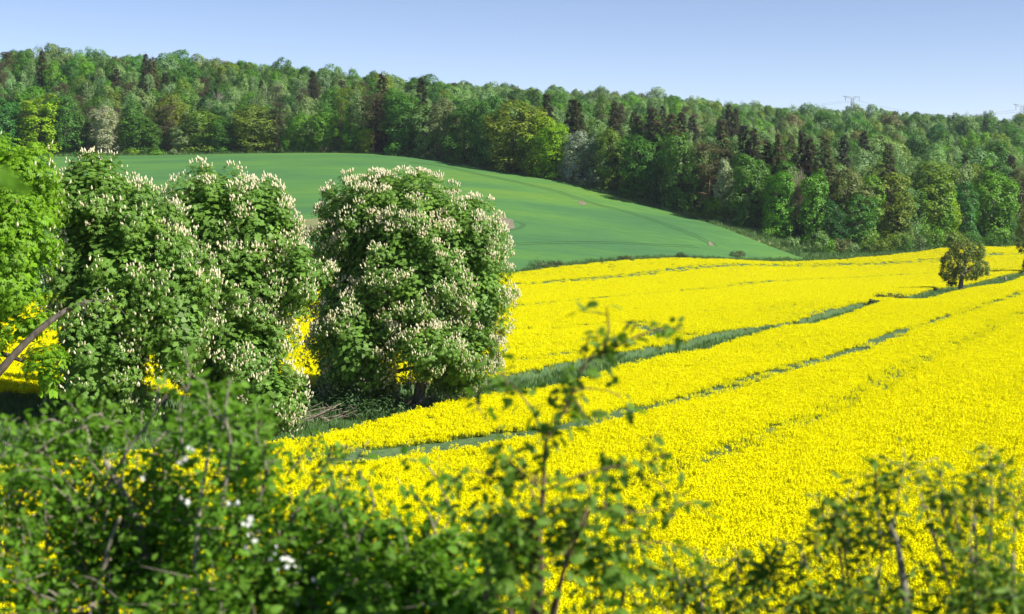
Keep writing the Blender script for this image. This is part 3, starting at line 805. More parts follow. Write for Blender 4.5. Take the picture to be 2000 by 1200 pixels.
# ------------------------------------------------------------------ forest
def crown_mesh(kind, seed):
    """one crown about 20 m tall, its base at the origin"""
    rng = np.random.default_rng(seed); mb = MB()
    if kind in ('dome', 'tall', 'wispy'):
        hw, hz, cz, nl = {'dome': (4.9, 9.6, 10.4, 15), 'tall': (3.6, 9.8, 10.2, 14), 'wispy': (3.0, 7.8, 12.0, 13)}[kind]
        L = [(np.array([0, 0, cz]), np.array([hw * .72, hw * .72, hz * .84]))]
        for k in range(nl):
            a = k * 2.4 + rng.uniform(-.4, .4); z = rng.uniform(-.72, .78); rr = hw * math.sqrt(max(1 - z * z * .8, .1)) * .62
            if k >= nl - 4: z = -.8; rr = hw * .5; a = k * 1.57
            s = rng.uniform(.8, 1.25)
            L.append((np.array([rr * cos(a), rr * sin(a), cz + z * hz]), np.array([hw * .40, hw * .40, hz * .21]) * s))
        P, O = clump_cloud(L, rng, .6 if kind != 'wispy' else .6, .8, .9)
        n = len(P); m = 30 if kind != 'wispy' else 26
        k = np.repeat(np.arange(n), m); d = rdir(len(k), rng); d = norm(d + .5 * O[k] + [0, 0, .2])
        rc = rng.uniform(.6, 1.25, n)
        pos = P[k] + d * (rc[k] * rng.uniform(.4, 1.05, len(k)))[:, None]
        if kind == 'wispy': pos[:, 2] -= rng.exponential(.55, len(k))
        nr = norm(d * .55 + O[k] * .8 + [0, 0, .45] + .28 * rng.normal(size=d.shape))
        sz = rng.uniform(.36, .68, len(k)) * (.85 if kind == 'wispy' else 1)
        mb.stamp(dtpl(1, .62), pos, frames(nr, norm(d + .6 * rng.normal(size=d.shape))), sz)
    elif kind == 'spruce':
        for i in range(42):
            f = i / 41; z = 2.2 + f * 17.3; r = 4.4 * (1 - f) ** .85 + .3
            nb = int(6 + 8 * (1 - f))
            for b in range(nb):
                a = rng.uniform(0, 2 * pi); l = r * rng.uniform(.7, 1.12); nn = int(8 + 14 * (1 - f))
                t = np.sqrt(rng.uniform(.02, 1, nn)); lat = rng.normal(size=nn) * .16 * l * (1.15 - t)
                pos = np.c_[np.cos(a) * t * l - np.sin(a) * lat, np.sin(a) * t * l + np.cos(a) * lat, z - t * l * .38 + .14 * l * t * t + rng.normal(size=nn) * .2 + rng.normal() * .12]
                d = np.c_[np.cos(a) + .4 * rng.normal(size=nn), np.sin(a) + .4 * rng.normal(size=nn), -.4 + .3 * rng.normal(size=nn)]
                mb.stamp(dtpl(1, .42), pos, frames(np.c_[np.full(nn, cos(a)) * .4, np.full(nn, sin(a)) * .4, np.ones(nn)], d), rng.uniform(.5, 1.0, nn))
        mb.add([[-.09, 0, 19], [.09, 0, 19], [0, .05, 21]], [(0, 1, 2)])
    elif kind == 'pine':
        for i in range(26):
            a = rng.uniform(0, 2 * pi); z = rng.uniform(8.5, 19.2); r = 2.7 * (1 - ((z - 13.5) / 7.5) ** 2 * .75) * math.sqrt(rng.uniform(.1, 1))
            c = np.array([r * cos(a), r * sin(a), z]); n = 150
            d = rdir(n, rng); pos = c + d * [1.15, 1.15, .55] * rng.uniform(.4, 1.05, (n, 1))
            mb.stamp(dtpl(1, .3), pos, frames(norm(rdir(n, rng) + [0, 0, .6]), norm(d + [0, 0, .5])), rng.uniform(.35, .65, n))
    elif kind == 'bare':
        for i in range(170):
            a = rng.uniform(0, 2 * pi); z0 = rng.uniform(5, 12); r = 3.3 * math.sqrt(rng.uniform(.05, 1)); z1 = 11.5 + rng.uniform(-4.5, 8) * math.sqrt(max(1 - (r / 3.6) ** 2, .05))
            e = np.array([r * cos(a), r * sin(a), z1]); s = np.array([r * .25 * cos(a), r * .25 * sin(a), min(z0, z1 - .5)])
            tube(mb, limb(s, e, .2, 4, rng), [.07, .05, .035, .015], 3)
            n = 24; t = rng.uniform(.35, 1, n); pos = s + (e - s) * t[:, None] + .25 * rng.normal(size=(n, 3))
            mb.stamp(dtpl(1, .09), pos, frames(rdir(n, rng), norm((e - s)[None] + 1.2 * rng.normal(size=(n, 3)))), rng.uniform(.5, 1.0, n))
    return mb.mesh(kind + '_crown', [M_TREE])

def trunk_mesh(kind, seed):
    rng = np.random.default_rng(seed); mb = MB()
    top = {'dome': 14, 'tall': 16, 'wispy': 17.5, 'spruce': 19.5, 'pine': 18.5, 'bare': 15}[kind]; r = {'dome': .34, 'tall': .28, 'wispy': .2, 'spruce': .26, 'pine': .25, 'bare': .26}[kind]
    ln = rng.normal(size=2) * .35
    pts = curve([[0, 0, -.6], [ln[0] * .3, ln[1] * .3, top * .4], [ln[0], ln[1], top]], 8)
    tube(mb, pts, np.linspace(1.15, .2, 8) * r, 7)
    if kind in ('dome', 'tall', 'wispy', 'bare', 'pine'):
        for k in range(8):
            j = rng.integers(2, 7); a = rng.uniform(0, 6.28); l = rng.uniform(1.8, 3.2) * (.7 if kind in ('wispy', 'tall') else 1)
            tube(mb, limb(pts[j], pts[j] + [l * cos(a), l * sin(a), l * (.9 if kind != 'pine' else .2)], .2, 5, rng), np.linspace(.4, .1, 5) * r, 5)
    m = {'pine': M_BARKP, 'wispy': M_BARKW}.get(kind, M_BARK)
    return mb.mesh(kind + '_trunk', [m])
KINDS = {'dome': 4, 'tall': 3, 'wispy': 3, 'spruce': 2, 'pine': 2, 'bare': 1}
CROWN = {k: [crown_mesh(k, 100 + 17 * i + len(k)) for i in range(n)] for k, n in KINDS.items()}
TRUNK = {k: [trunk_mesh(k, 200 + 17 * i + len(k)) for i in range(n)] for k, n in KINDS.items()}
WID = {'dome': 10.6, 'tall': 8.2, 'wispy': 7.0, 'spruce': 9.0, 'pine': 6.6, 'bare': 7.0}
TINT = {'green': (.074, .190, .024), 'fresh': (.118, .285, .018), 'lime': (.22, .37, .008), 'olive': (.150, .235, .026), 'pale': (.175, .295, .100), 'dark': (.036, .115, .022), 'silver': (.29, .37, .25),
        'brown': (.100, .105, .050), 'spruce': (.046, .042, .028), 'lilac': (.34, .30, .30), 'copper': (.165, .19, .07), 'emerald': (.05, .19, .032), 'grey': (.18, .23, .15)}
NAME = {'dome': 'broadleaf_tree', 'tall': 'tall_broadleaf_tree', 'wispy': 'birch_tree', 'spruce': 'spruce_tree', 'pine': 'pine_tree', 'bare': 'bare_tree'}

def forest_tree(kind, var, x, y, z, h, w, tint, rz, label, group, jit=None):
    c = CROWN[kind][var % len(CROWN[kind])]; t = TRUNK[kind][var % len(TRUNK[kind])]
    root = bpy.data.objects.new(NAME[kind], None); C.objects.link(root); root.empty_display_size = .5
    root.location = (x, y, z); root.rotation_euler = (0, 0, rz)
    sz = h / 20.0; sx = w / WID[kind]
    root.scale = (sx, sx, sz)
    tag(root, label, 'tree', group)
    for nm, me in (('crown', c), ('trunk', t)):
        o = bpy.data.objects.new(nm, me); C.objects.link(o); o.parent = root
        col = np.array(TINT[tint]) * (jit if jit is not None else 1.0)
        o.color = (*col, 1)
    return root

# trees of the forest edge: pixel column, row of the top, width, kind, tint, setback from the edge, label
EDGE = [
    (2, 185, 74, 'tall', 'emerald', 2, 'emerald green cone shaped tree where the forest edge meets the photograph edge'),
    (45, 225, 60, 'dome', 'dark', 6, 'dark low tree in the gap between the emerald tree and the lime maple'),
    (75, 183, 84, 'tall', 'lime', 1, 'bright yellow lime maple, first lime tree along the upper field edge'),
    (126, 178, 72, 'tall', 'green', 2, 'deep green cone shaped tree touching the bright lime maple'),
    (165, 235, 60, 'dome', 'dark', 5, 'low dark green tree between the cone shaped tree and the silver willow'),
    (204, 201, 68, 'dome', 'silver', 0, 'silver grey willow with a thin trunk at the upper field edge'),
    (262, 218, 62, 'tall', 'green', 1, 'mid green tree standing just beside the silver willow'),
    (297, 232, 50, 'dome', 'green', 1, 'low rounded tree between the mid green tree and the crooked pine'),
    (324, 203, 44, 'pine', 'brown', 2, 'dark crooked pine with a bare brown trunk between rounded trees'),
    (352, 245, 52, 'dome', 'pale', 0, 'low pale green tree at the foot of the crooked pine'),
    (395, 208, 90, 'dome', 'olive', 3, 'olive domed tree with pale stems at the upper field edge'),
    (432, 226, 56, 'dome', 'green', 0, 'low green tree beside the broad yellow green oak'),
    (498, 197, 98, 'dome', 'olive', 2, 'broad yellow green oak at the upper field edge with light branches'),
    (541, 196, 40, 'pine', 'brown', 1, 'slim brown pine whose bare trunk reaches the grass beside the broad oak'),
    (580, 221, 58, 'dome', 'fresh', 0, 'fresh green round tree with a dark hollow, beside the slim brown pine'),
    (628, 214, 64, 'dome', 'fresh', 1, 'fresh green tree between the round hollow tree and the slender pine'),
    (666, 168, 34, 'pine', 'olive', 0, 'slender yellowish pine with a tall bare trunk in front of birches'),
    (688, 232, 46, 'tall', 'fresh', 0, 'short fresh green tree at the foot of the tall birch'),
    (703, 172, 48, 'wispy', 'pale', 3, 'tall pale birch between the slender pine and the tall brown pine'),
    (729, 180, 54, 'pine', 'brown', 0, 'tall brown pine with a long bare trunk at the corner of the wheat'),
    (712, 248, 40, 'dome', 'lime', 0, 'small lime green bushy tree at the corner of the wheat'),
    (788, 178, 92, 'dome', 'green', 3, 'tall green beech, first one beyond the corner of the wheat'),
    (832, 195, 64, 'tall', 'pale', 2, 'pale green tree standing in the shaded row of beeches'),
    (868, 182, 76, 'dome', 'copper', 6, 'copper tinged crown over the shaded row of beeches'),
    (905, 195, 88, 'dome', 'green', 3, 'dark green beech over the deepest shade of the forest edge'),
    (950, 186, 70, 'dome', 'green', 2, 'green beech pressed against the great yellow green oak'),
    (1005, 184, 124, 'dome', 'olive', 1, 'great yellow green oak, the widest crown of the forest edge'),
    (1055, 215, 80, 'dome', 'lime', 1, 'lime green tree leaning out of the great yellow green oak'),
    (1085, 240, 84, 'dome', 'lime', 0, 'bright lime tree between the great oak and the pale willow'),
    (1122, 255, 58, 'dome', 'silver', 0, 'pale silvery willow in front of the bright lime tree'),
    (1102, 318, 30, 'dome', 'silver', -2, 'small whitish bush tree at the foot of the pale willow'),
    (1160, 262, 58, 'tall', 'grey', 2, 'greyish tree in the shade behind the pale willow'),
    (1192, 244, 70, 'dome', 'olive', 2, 'olive domed tree second beyond the pale willow'),
    (1244, 256, 78, 'dome', 'green', 1, 'round green tree between the olive domed tree and the great dark tree'),
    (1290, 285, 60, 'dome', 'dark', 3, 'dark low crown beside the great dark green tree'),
    (1331, 261, 88, 'dome', 'green', 0, 'great dark green egg shaped tree at the forest edge above the dry bank'),
    (1385, 276, 72, 'pine', 'brown', 3, 'greyish spreading pine with a reddish trunk beside the great dark green tree'),
    (1414, 300, 40, 'tall', 'silver', 0, 'whitish poplar between the spreading pine and dark maples'),
    (1398, 380, 52, 'dome', 'fresh', -2, 'leafy low tree at the foot of the spreading pine'),
    (1462, 300, 84, 'dome', 'green', 1, 'dark green maple beside the whitish poplar'),
    (1520, 334, 72, 'dome', 'fresh', 1, 'fresh green maple in front of the bare lilac tree'),
    (1553, 312, 46, 'bare', 'lilac', 6, 'bare lilac grey tree among the green crowns'),
    (1590, 330, 60, 'tall', 'fresh', 2, 'fresh green slender tree beside the bare lilac tree'),
    (1655, 318, 98, 'dome', 'copper', 6, 'brownish budding oak with a wide crown above the dark hollow'),
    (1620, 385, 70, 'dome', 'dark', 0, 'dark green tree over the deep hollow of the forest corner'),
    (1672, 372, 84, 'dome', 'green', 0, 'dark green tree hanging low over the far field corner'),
    (1700, 330, 60, 'tall', 'fresh', 6, 'fresh green tall tree behind the brownish budding oak'),
    (1745, 326, 76, 'tall', 'olive', 2, 'tall olive tree with a pale trunk beside two leaning birches'),
    (1776, 352, 44, 'wispy', 'pale', 0, 'leaning birch with a long white trunk, nearer the tall olive tree'),
    (1797, 360, 42, 'wispy', 'fresh', 0, 'slim birch with a straight white trunk above the scrub'),
    (1818, 300, 104, 'tall', 'olive', 4, 'tallest yellow olive tree behind the white trunked birches'),
    (1836, 346, 66, 'tall', 'fresh', 1, 'fresh green tree in front of the tallest yellow olive tree'),
    (1852, 370, 48, 'dome', 'lime', 0, 'yellow lime tree low between two fresh green trees'),
    (1884, 346, 62, 'tall', 'emerald', 1, 'bright emerald tree over the lone tree of the ditch'),
    (1938, 320, 88, 'dome', 'fresh', 3, 'large green domed tree beyond the bright emerald tree'),
    (1960, 395, 52, 'dome', 'green', 0, 'low dark green tree under the large green domed tree'),
    (1992, 318, 72, 'dome', 'copper', 4, 'brownish budding tree with dark branches at the photograph edge'),
    (2040, 330, 80, 'dome', 'green', 2, 'green tree beyond the brownish budding tree, mostly cut off'),
    (-50, 190, 80, 'dome', 'green', 2, 'green forest tree mostly cut off before the emerald cone tree'),
]
placed = []          # x, y, base z, height, width, kind, tint, label, group
for i, (px, top, w, kind, tint, back, lab) in enumerate(EDGE):
    u = uv(px, 0)[0]; Y = float(fe(u)) + 1.5 + back; x = u * Y; z = float(H(x, Y)); h = CZ + (HOR - top) / F * Y - z
    placed.append([x, Y, z, h, max(w * Y / F * 1.06, 3.0), kind, tint, lab, 'trees along the forest edge', True])

# trees whose tops show on the hill: the point where a tree of that height would reach the photographed top
HILL = [(285, 104, 'spruce', 'spruce'), (297, 110, 'spruce', 'brown'), (610, 136, 'spruce', 'spruce'), (616, 150, 'pine', 'brown'), (82, 98, 'spruce', 'spruce'), (40, 98, 'dome', 'green'), (175, 97, 'dome', 'green'), (205, 98, 'dome', 'pale'),
        (745, 148, 'spruce', 'spruce'), (822, 152, 'spruce', 'spruce'), (880, 160, 'pine', 'brown'), (1118, 205, 'spruce', 'spruce'),
        (1128, 212, 'spruce', 'brown'), (1068, 196, 'spruce', 'spruce'), (1200, 206, 'spruce', 'spruce'), (1213, 200, 'spruce', 'brown'), (1238, 216, 'spruce', 'spruce'),
        (1248, 224, 'spruce', 'spruce'), (1268, 208, 'spruce', 'spruce'), (1278, 216, 'spruce', 'brown'), (1294, 206, 'spruce', 'spruce'), (1312, 222, 'spruce', 'brown'), (1330, 218, 'spruce', 'spruce'), (1352, 224, 'spruce', 'spruce'),
        (1340, 206, 'pine', 'brown'), (1424, 203, 'spruce', 'spruce'), (1436, 210, 'spruce', 'spruce'), (1404, 232, 'spruce', 'spruce'), (1412, 240, 'spruce', 'brown'), (1453, 260, 'spruce', 'spruce'), (1472, 272, 'spruce', 'spruce'),
        (1498, 272, 'spruce', 'spruce'), (1522, 258, 'spruce', 'brown'), (1545, 262, 'spruce', 'brown'), (1568, 258, 'spruce', 'spruce'), (1582, 268, 'spruce', 'spruce'), (1612, 276, 'spruce', 'brown'), (1648, 262, 'spruce', 'spruce'),
        (1688, 254, 'spruce', 'spruce'), (1735, 296, 'spruce', 'brown'), (1350, 245, 'bare', 'lilac'), (1360, 236, 'dome', 'copper'), (1520, 233, 'bare', 'lilac'), (1538, 232, 'bare', 'copper'), (1565, 236, 'bare', 'lilac'), (1600, 232, 'bare', 'copper'),
        (425, 172, 'bare', 'lilac'), (232, 156, 'pine', 'brown'), (252, 158, 'pine', 'brown'), (400, 148, 'pine', 'brown'), (540, 166, 'pine', 'brown'), (590, 170, 'pine', 'brown'), (120, 160, 'pine', 'brown'), (148, 188, 'pine', 'brown'),
        (700, 170, 'wispy', 'pale'), (520, 160, 'wispy', 'pale'), (600, 176, 'wispy', 'pale'), (170, 148, 'wispy', 'pale'), (290, 135, 'wispy', 'pale'), (330, 155, 'wispy', 'pale'), (30, 165, 'wispy', 'pale'), (380, 175, 'wispy', 'pale'),
        (1005, 158, 'dome', 'pale'), (1245, 168, 'dome', 'green'), (1318, 182, 'dome', 'green'), (1462, 196, 'dome', 'green'), (1535, 193, 'dome', 'green'), (1622, 208, 'dome', 'green'), (1790, 214, 'dome', 'dark'), (1905, 226, 'dome', 'dark'), (1962, 222, 'dome', 'dark'), (1990, 224, 'dome', 'dark')]
rg = np.random.default_rng(99); front = []
Ys = np.linspace(380, 1300, 1400)
for px, top, kind, tint in HILL:
    u, v = uv(px, top); h = rg.uniform(24, 29) if kind == 'spruce' else rg.uniform(20, 24) if kind != 'bare' else rg.uniform(17, 20)
    g = H(u * Ys, Ys) + h - (CZ + v * Ys); g[Ys < fe(u) + 14] = -1
    i = int(np.argmax(g > 0))
    if g[i] <= 0: i = int(np.argmax(g - np.abs(Ys - 640) * 1e-4)); h = h - g[i]
    x, y = u * Ys[i], Ys[i]
    placed.append([x, y, float(H(x, y)), h, WID[kind] * h / 20 * rg.uniform(.85, 1.1), kind, tint, None, None, True]); front.append((x, y))
# the rest of the wood
n = 30000
Yr = np.sqrt(rg.uniform(400 ** 2, 1120 ** 2, n)); ur = rg.uniform(-.44, .44, n); Xr = ur * Yr
ok = Yr > fe(ur) + 9
Xr, Yr = Xr[ok], Yr[ok]
cell = {}
pts = [(p_[0], p_[1]) for p_ in placed]
for q in pts: cell.setdefault((int(q[0] // 10), int(q[1] // 10)), []).append(q)
fill = []
for x, y in zip(Xr, Yr):
    dmin = 6.2 if y < 620 else 8.0
    if any(abs(x - a * y / b) < 4.0 and b - 34 < y < b for a, b in front): continue
    cx, cyy = int(x // 10), int(y // 10)
    if all((x - a) ** 2 + (y - b) ** 2 > dmin * dmin for i in (-1, 0, 1) for j in (-1, 0, 1) for a, b in cell.get((cx + i, cyy + j), ())):
        cell.setdefault((cx, cyy), []).append((x, y)); fill.append((x, y))
fill = np.array(fill); hz = H(fill[:, 0], fill[:, 1])
con = noise2(fill[:, 0], fill[:, 1], .018, 21); br = noise2(fill[:, 0], fill[:, 1], .022, 22)
for (x, y), z, c_, b_ in zip(fill, hz, con, br):
    px = x / y * F + 1000; r = rg.random()
    if px < 760 and y < 660: tab = [('wispy', 'pale', .24 + .3 * (b_ > .55)), ('pine', 'brown', .10 + .25 * (c_ > .6)), ('dome', 'green', .26), ('dome', 'fresh', .09), ('dome', 'olive', .08), ('tall', 'pale', .12), ('dome', 'dark', .1), ('spruce', 'spruce', .02)]
    else: tab = [('dome', 'pale', .22), ('wispy', 'pale', .20), ('dome', 'green', .16 + .1 * b_), ('tall', 'fresh', .11), ('dome', 'olive', .08), ('spruce', 'spruce', .01 + .09 * (c_ > .74)), ('dome', 'copper', .02), ('tall', 'pale', .14), ('dome', 'dark', .04), ('bare', 'lilac', .008)]
    tot = sum(t[2] for t in tab); r *= tot
    for kind, tint, pr in tab:
        r -= pr
        if r <= 0: break
    h = rg.uniform(16.5, 23) if kind != 'bare' else rg.uniform(14, 18)
    big = rg.random(); h *= 1.12 if big > .88 else .86 if big < .2 else 1
    placed.append([x, y, z, h, WID[kind] * h / 20 * rg.uniform(.75, 1.1) * (1.35 if big > .88 and kind == 'dome' else 1), kind, tint, None, None, False])

# how much of each tree shows from the hedge bank: nearest first on a coarse grid
order = sorted(range(len(placed)), key=lambda i: placed[i][1])
GW, GH = 1000, 300
buf = np.zeros((GH, GW), bool); vis = np.zeros(len(placed)); yy, xx = np.mgrid[0:GH, 0:GW]
for i in order:
    x, y, z, h, w = placed[i][:5]
    cxp = (x / y * F + 1000) / 2; top = (HOR - (z + h - CZ) / y * F) / 2; bot = (HOR - (z + h * .1 - CZ) / y * F) / 2; hw_ = w / y * F / 4
    c_ = (top + bot) / 2; hh = max((bot - top) / 2, .5)
    a, b, c0_, d0_ = max(int(top), 0), min(int(bot) + 2, GH), max(int(cxp - hw_), 0), min(int(cxp + hw_) + 2, GW)
    if a >= b or c0_ >= d0_: continue
    e = ((xx[a:b, c0_:d0_] - cxp) / hw_) ** 2 + ((yy[a:b, c0_:d0_] - c_) / hh) ** 2 < 1
    sub = buf[a:b, c0_:d0_]
    vis[i] = (e & ~sub).sum(); sub |= e
rank = sorted(range(len(placed)), key=lambda i: (-(placed[i][7] is not None), -vis[i]))
single = [i for i in rank[:292] if vis[i] > 12 or placed[i][7]]
sset = set(single)

LAND = [(30, 'the emerald cone tree'), (100, 'the bright lime maple'), (205, 'the silver willow'), (275, 'the twin skyline spruces'), (335, 'the crooked pine'), (410, 'the olive domed tree'), (500, 'the broad yellow green oak'),
        (575, 'the round hollow tree'), (640, 'the slender pine'), (725, 'the tall brown pine'), (790, 'the corner beech'), (860, 'the copper tinged crown'), (920, 'the dark beech'), (1005, 'the great oak'), (1085, 'the bright lime tree'), (1140, 'the pale willow'), (1200, 'the second olive dome'),
        (1255, 'the round green tree'), (1330, 'the great egg shaped tree'), (1390, 'the spreading pine'), (1450, 'the dark green maple'), (1515, 'the fresh green maple'), (1560, 'the bare lilac tree'), (1610, 'the slender fresh tree'), (1665, 'the budding oak'), (1745, 'the pale trunked olive'), (1800, 'the slim birches'),
        (1850, 'the yellow lime tree'), (1890, 'the bright emerald tree'), (1940, 'the large domed tree'), (1990, 'the last budding tree')]
WORD = {'green': 'mid green', 'fresh': 'fresh green', 'lime': 'lime green', 'olive': 'olive green', 'pale': 'pale green', 'dark': 'dark green', 'silver': 'silvery', 'brown': 'brownish', 'spruce': 'dark brown', 'lilac': 'lilac grey', 'copper': 'copper tinged', 'emerald': 'emerald', 'grey': 'greyish'}
SHAPE = {'dome': 'round tree', 'tall': 'narrow tree', 'wispy': 'feathery birch', 'spruce': 'pointed spruce', 'pine': 'ragged pine', 'bare': 'leafless tree'}
tiers = {}
for i in single:
    x, y, z, h, w, kind, tint, lab, grp, _ = placed[i]
    if lab: continue
    px = x / y * F + 1000; d = y - float(fe(x / y))
    tier = 'close behind' if d < 55 else 'on the slope behind' if d < 130 else 'high on the hill behind' if d < 260 else 'on the far ridge behind'
    land = min(LAND, key=lambda l: abs(l[0] - px))[1]
    tiers.setdefault((WORD[tint] + ' ' + SHAPE[kind], tier, land), []).append(i)
ORD = ['tallest', 'second tallest', 'third tallest', 'fourth tallest', 'fifth tallest', 'sixth tallest', 'seventh tallest', 'eighth tallest']
for (what, tier, land), ids in tiers.items():
    ids.sort(key=lambda i: placed[i][2] * -1 - placed[i][3])
    for j, i in enumerate(ids):
        placed[i][7] = f'{what} {tier} {land}' if len(ids) == 1 else f'{ORD[min(j, 7)].replace("tallest", "topmost") if j else "topmost"} {what} {tier} {land}'
        placed[i][8] = {'spruce': 'spruces on the wooded hill', 'pine': 'pines on the wooded hill', 'wispy': 'birches on the wooded hill', 'bare': 'leafless trees on the wooded hill'}.get(placed[i][5], 'broadleaf trees on the wooded hill')
for i in single:
    x, y, z, h, w, kind, tint, lab, grp, _ = placed[i]
    j = (1.0 if placed[i][9] and grp == 'trees along the forest edge' else rg.uniform(.72, 1.3)) * np.array([rg.uniform(.85, 1.2), 1, rg.uniform(.8, 1.2)])
    forest_tree(kind, int(rg.integers(0, 12)), x, y, z, h, w, tint, rg.uniform(0, 6.28), lab, grp, j)
# everything farther or hidden: one mass
CO_F = bpy.data.collections.new('forest_mass')
M_TINT = {k: leaf_mat(k + '_tree_leaf', c, transl=.3) for k, c in TINT.items()}
combos = sorted({(p_[5], p_[6]) for p_ in placed})
pidx = {}
for kind, tint in combos:
    for v in range(2 if kind in ('dome', 'wispy', 'tall') else 1):
        pidx.setdefault((kind, tint), []).append('m%03d' % (len(CO_F.objects)))
        me = CROWN[kind][v % len(CROWN[kind])].copy(); me.materials[0] = M_TINT[tint]
        proto(CO_F, 'm%03d' % len(CO_F.objects), me)
names = sorted(o.name for o in CO_F.objects); nidx = {nm: i for i, nm in enumerate(names)}
rest = [i for i in range(len(placed)) if i not in sset]
fp = np.array([[*placed[i][:3]] for i in rest]); fs = np.array([placed[i][3] / 20 for i in rest])
fi = [nidx[pidx[(placed[i][5], placed[i][6])][int(rg.integers(0, len(pidx[(placed[i][5], placed[i][6])])))]] for i in rest]
tag(scatter('forest', fp, rg.uniform(0, 6.28, len(fp)), fs, fi, CO_F), 'mass of far tree crowns on the ridge, behind the trees one can tell apart', 'forest', kind='stuff')
print('forest', len(placed), len(single), len(rest), int((vis > 12).sum()))

# shrubs at the foot of the forest
SH = [(1588, 497, 5.5, 6.5, 'pale', 'tall pale scrub bush at the wheat corner under dark trees'), (1612, 498, 5, 4.2, 'fresh', 'fresh green scrub bush beside the tall pale scrub'), (1640, 497, 4.2, 4, 'copper', 'brownish dry scrub bush on the field corner'),
      (1668, 496, 4, 3.2, 'pale', 'small pale scrub bush beside the brownish scrub'), (1705, 494, 6, 6.5, 'olive', 'olive scrub bush under the tall olive tree'), (1738, 492, 6, 6, 'olive', 'yellowish scrub bush before the leaning birch'), (1768, 491, 5, 5, 'green', 'green scrub bush at the foot of the white trunked birches'),
      (1800, 489, 6, 6.5, 'pale', 'bushy pale willow scrub beyond the birches'), (1832, 487, 6, 6.5, 'fresh', 'light green willow scrub above the yellow crop'), (1868, 485, 6, 6, 'olive', 'olive scrub just behind the lone tree crown'), (1905, 481, 6, 5.5, 'green', 'green scrub between the lone tree and the photograph edge'),
      (1948, 476, 6, 5, 'green', 'low green scrub near the end of the forest foot'), (1985, 471, 5, 5, 'pale', 'pale scrub at the far end of the forest foot'), (1545, 482, 4, 3, 'pale', 'low pale bush on the dry bank at the forest corner'), (1500, 466, 4, 2.4, 'fresh', 'small leafy bush in front of the forest shade'),
      (1370, 428, 4, 2.2, 'olive', 'small yellowish bush on the dry bank below the spreading pine'), (250, 303, 5, 2.6, 'lime', 'pale yellowish brush on the grass beside the silver willow'), (310, 302, 5, 2.4, 'fresh', 'light green brush below the low rounded tree'), (630, 301, 6, 3, 'copper', 'dry brownish brush along the upper field edge'), (560, 301, 4, 2.4, 'pale', 'pale brush between slim pine and hollow tree')]
for k, (px, py, w, h, tint, lab) in enumerate(SH):
    u = uv(px, 0)[0]; Y = float(fe(u)) - (6 if 1500 < px else 2); x = u * Y
    small_bush(lab, px, py, w * 1.15, h, TINT[tint], 300 + k, 'scrub_bush', 'scrub at the foot of the forest', n=900, ls=.42, loc=(x, Y, float(H(x, Y))))

# ------------------------------------------------------------------ pylons and wires
def pylon(label, px, py_top, Y, height, arm, width, rz=0.0):
    top = at(px, py_top, Y); base = np.array([top[0], Y, top[2] - height])
    root = empty('pylon', base, label, 'pylon', 'power pylons behind the ridge', rz=rz)
    mb = MB(); b = .13 if Y < 1400 else .16
    def bar(a, c, r=b): tube(mb, [a, c], [r, r], 4)
    legs = [(-1, -1), (1, -1), (1, 1), (-1, 1)]
    hw = lambda z: (width * .5) * (1 if z > height * .62 else 1 + (height * .62 - z) / (height * .62) * 1.6)
    zs = np.linspace(0, height - 2, 13)
    for sx, sy in legs:
        for z0, z1 in zip(zs[:-1], zs[1:]): bar([sx * hw(z0), sy * hw(z0), z0], [sx * hw(z1), sy * hw(z1), z1])
    for z0, z1 in zip(zs[:-1], zs[1:]):
        for k in range(4):
            (ax, ay), (bx, by) = legs[k], legs[(k + 1) % 4]
            bar([ax * hw(z0), ay * hw(z0), z0], [bx * hw(z1), by * hw(z1), z1], b * .6); bar([bx * hw(z0), by * hw(z0), z0], [ax * hw(z1), ay * hw(z1), z1], b * .6)
            bar([ax * hw(z1), ay * hw(z1), z1], [bx * hw(z1), by * hw(z1), z1], b * .6)
    mb.obj('lattice_mast', M_STEEL, root)
    for z, l, dz in ((height - 3.2, arm * .5, 2.6), (height - 17.5, arm * .62, 2.2)):
        for s in (-1, 1):
            mb = MB(); tip = [s * l, 0, z + dz]; q = width * .5
            for yy_ in (-q, q):
                bar([s * q, yy_, z], tip); bar([s * q, yy_, z + 2.2], tip)
                for f in (.25, .5, .75): bar([s * (q + (l - q) * f), yy_ * (1 - f), z + dz * f], [s * (q + (l - q) * f), yy_ * (1 - f), z + 2.2 + (dz - 2.2) * f], b * .6)
            ca = mb.obj('cross_arm', M_STEEL, root)
            mb = MB(); zz = z + dz * .72
            tube(mb, [[s * l * .74, 0, zz], [s * l * .74, 0, zz - 1.2], [s * l * .74, 0, zz - 2.4], [s * l * .74, 0, zz - 4.2]], [b, b * 2.2, b * 2.2, b], 6)
            mb.obj('insulator', M_STEEL, ca)
    return base
b1 = pylon('grey lattice pylon standing alone above the ridge trees', 1665, 187, 1500, 40, 20, 2.6)
b2 = pylon('dark lattice pylon cut off by the photograph edge above the ridge', 1999, 203, 1250, 40, 25, 3.6, rz=.5)
b3 = pylon('tiny distant pylon top between ridge trees', 1912, 222, 1950, 40, 9, 2.2)
def wire(a, c, sag, r, label):
    mb = MB(); t = np.linspace(0, 1, 24)[:, None]
    P = a + (c - a) * t; P[:, 2] -= (sag * 4 * t * (1 - t)).ravel()
    o0 = P[0].copy()
    tube(mb, P - o0, np.full(24, r), 4)
    o = mb.obj('power_line', M_WIRE); o.location = o0
    tag(o, label, 'wire', 'power lines over the ridge')
zz = 40
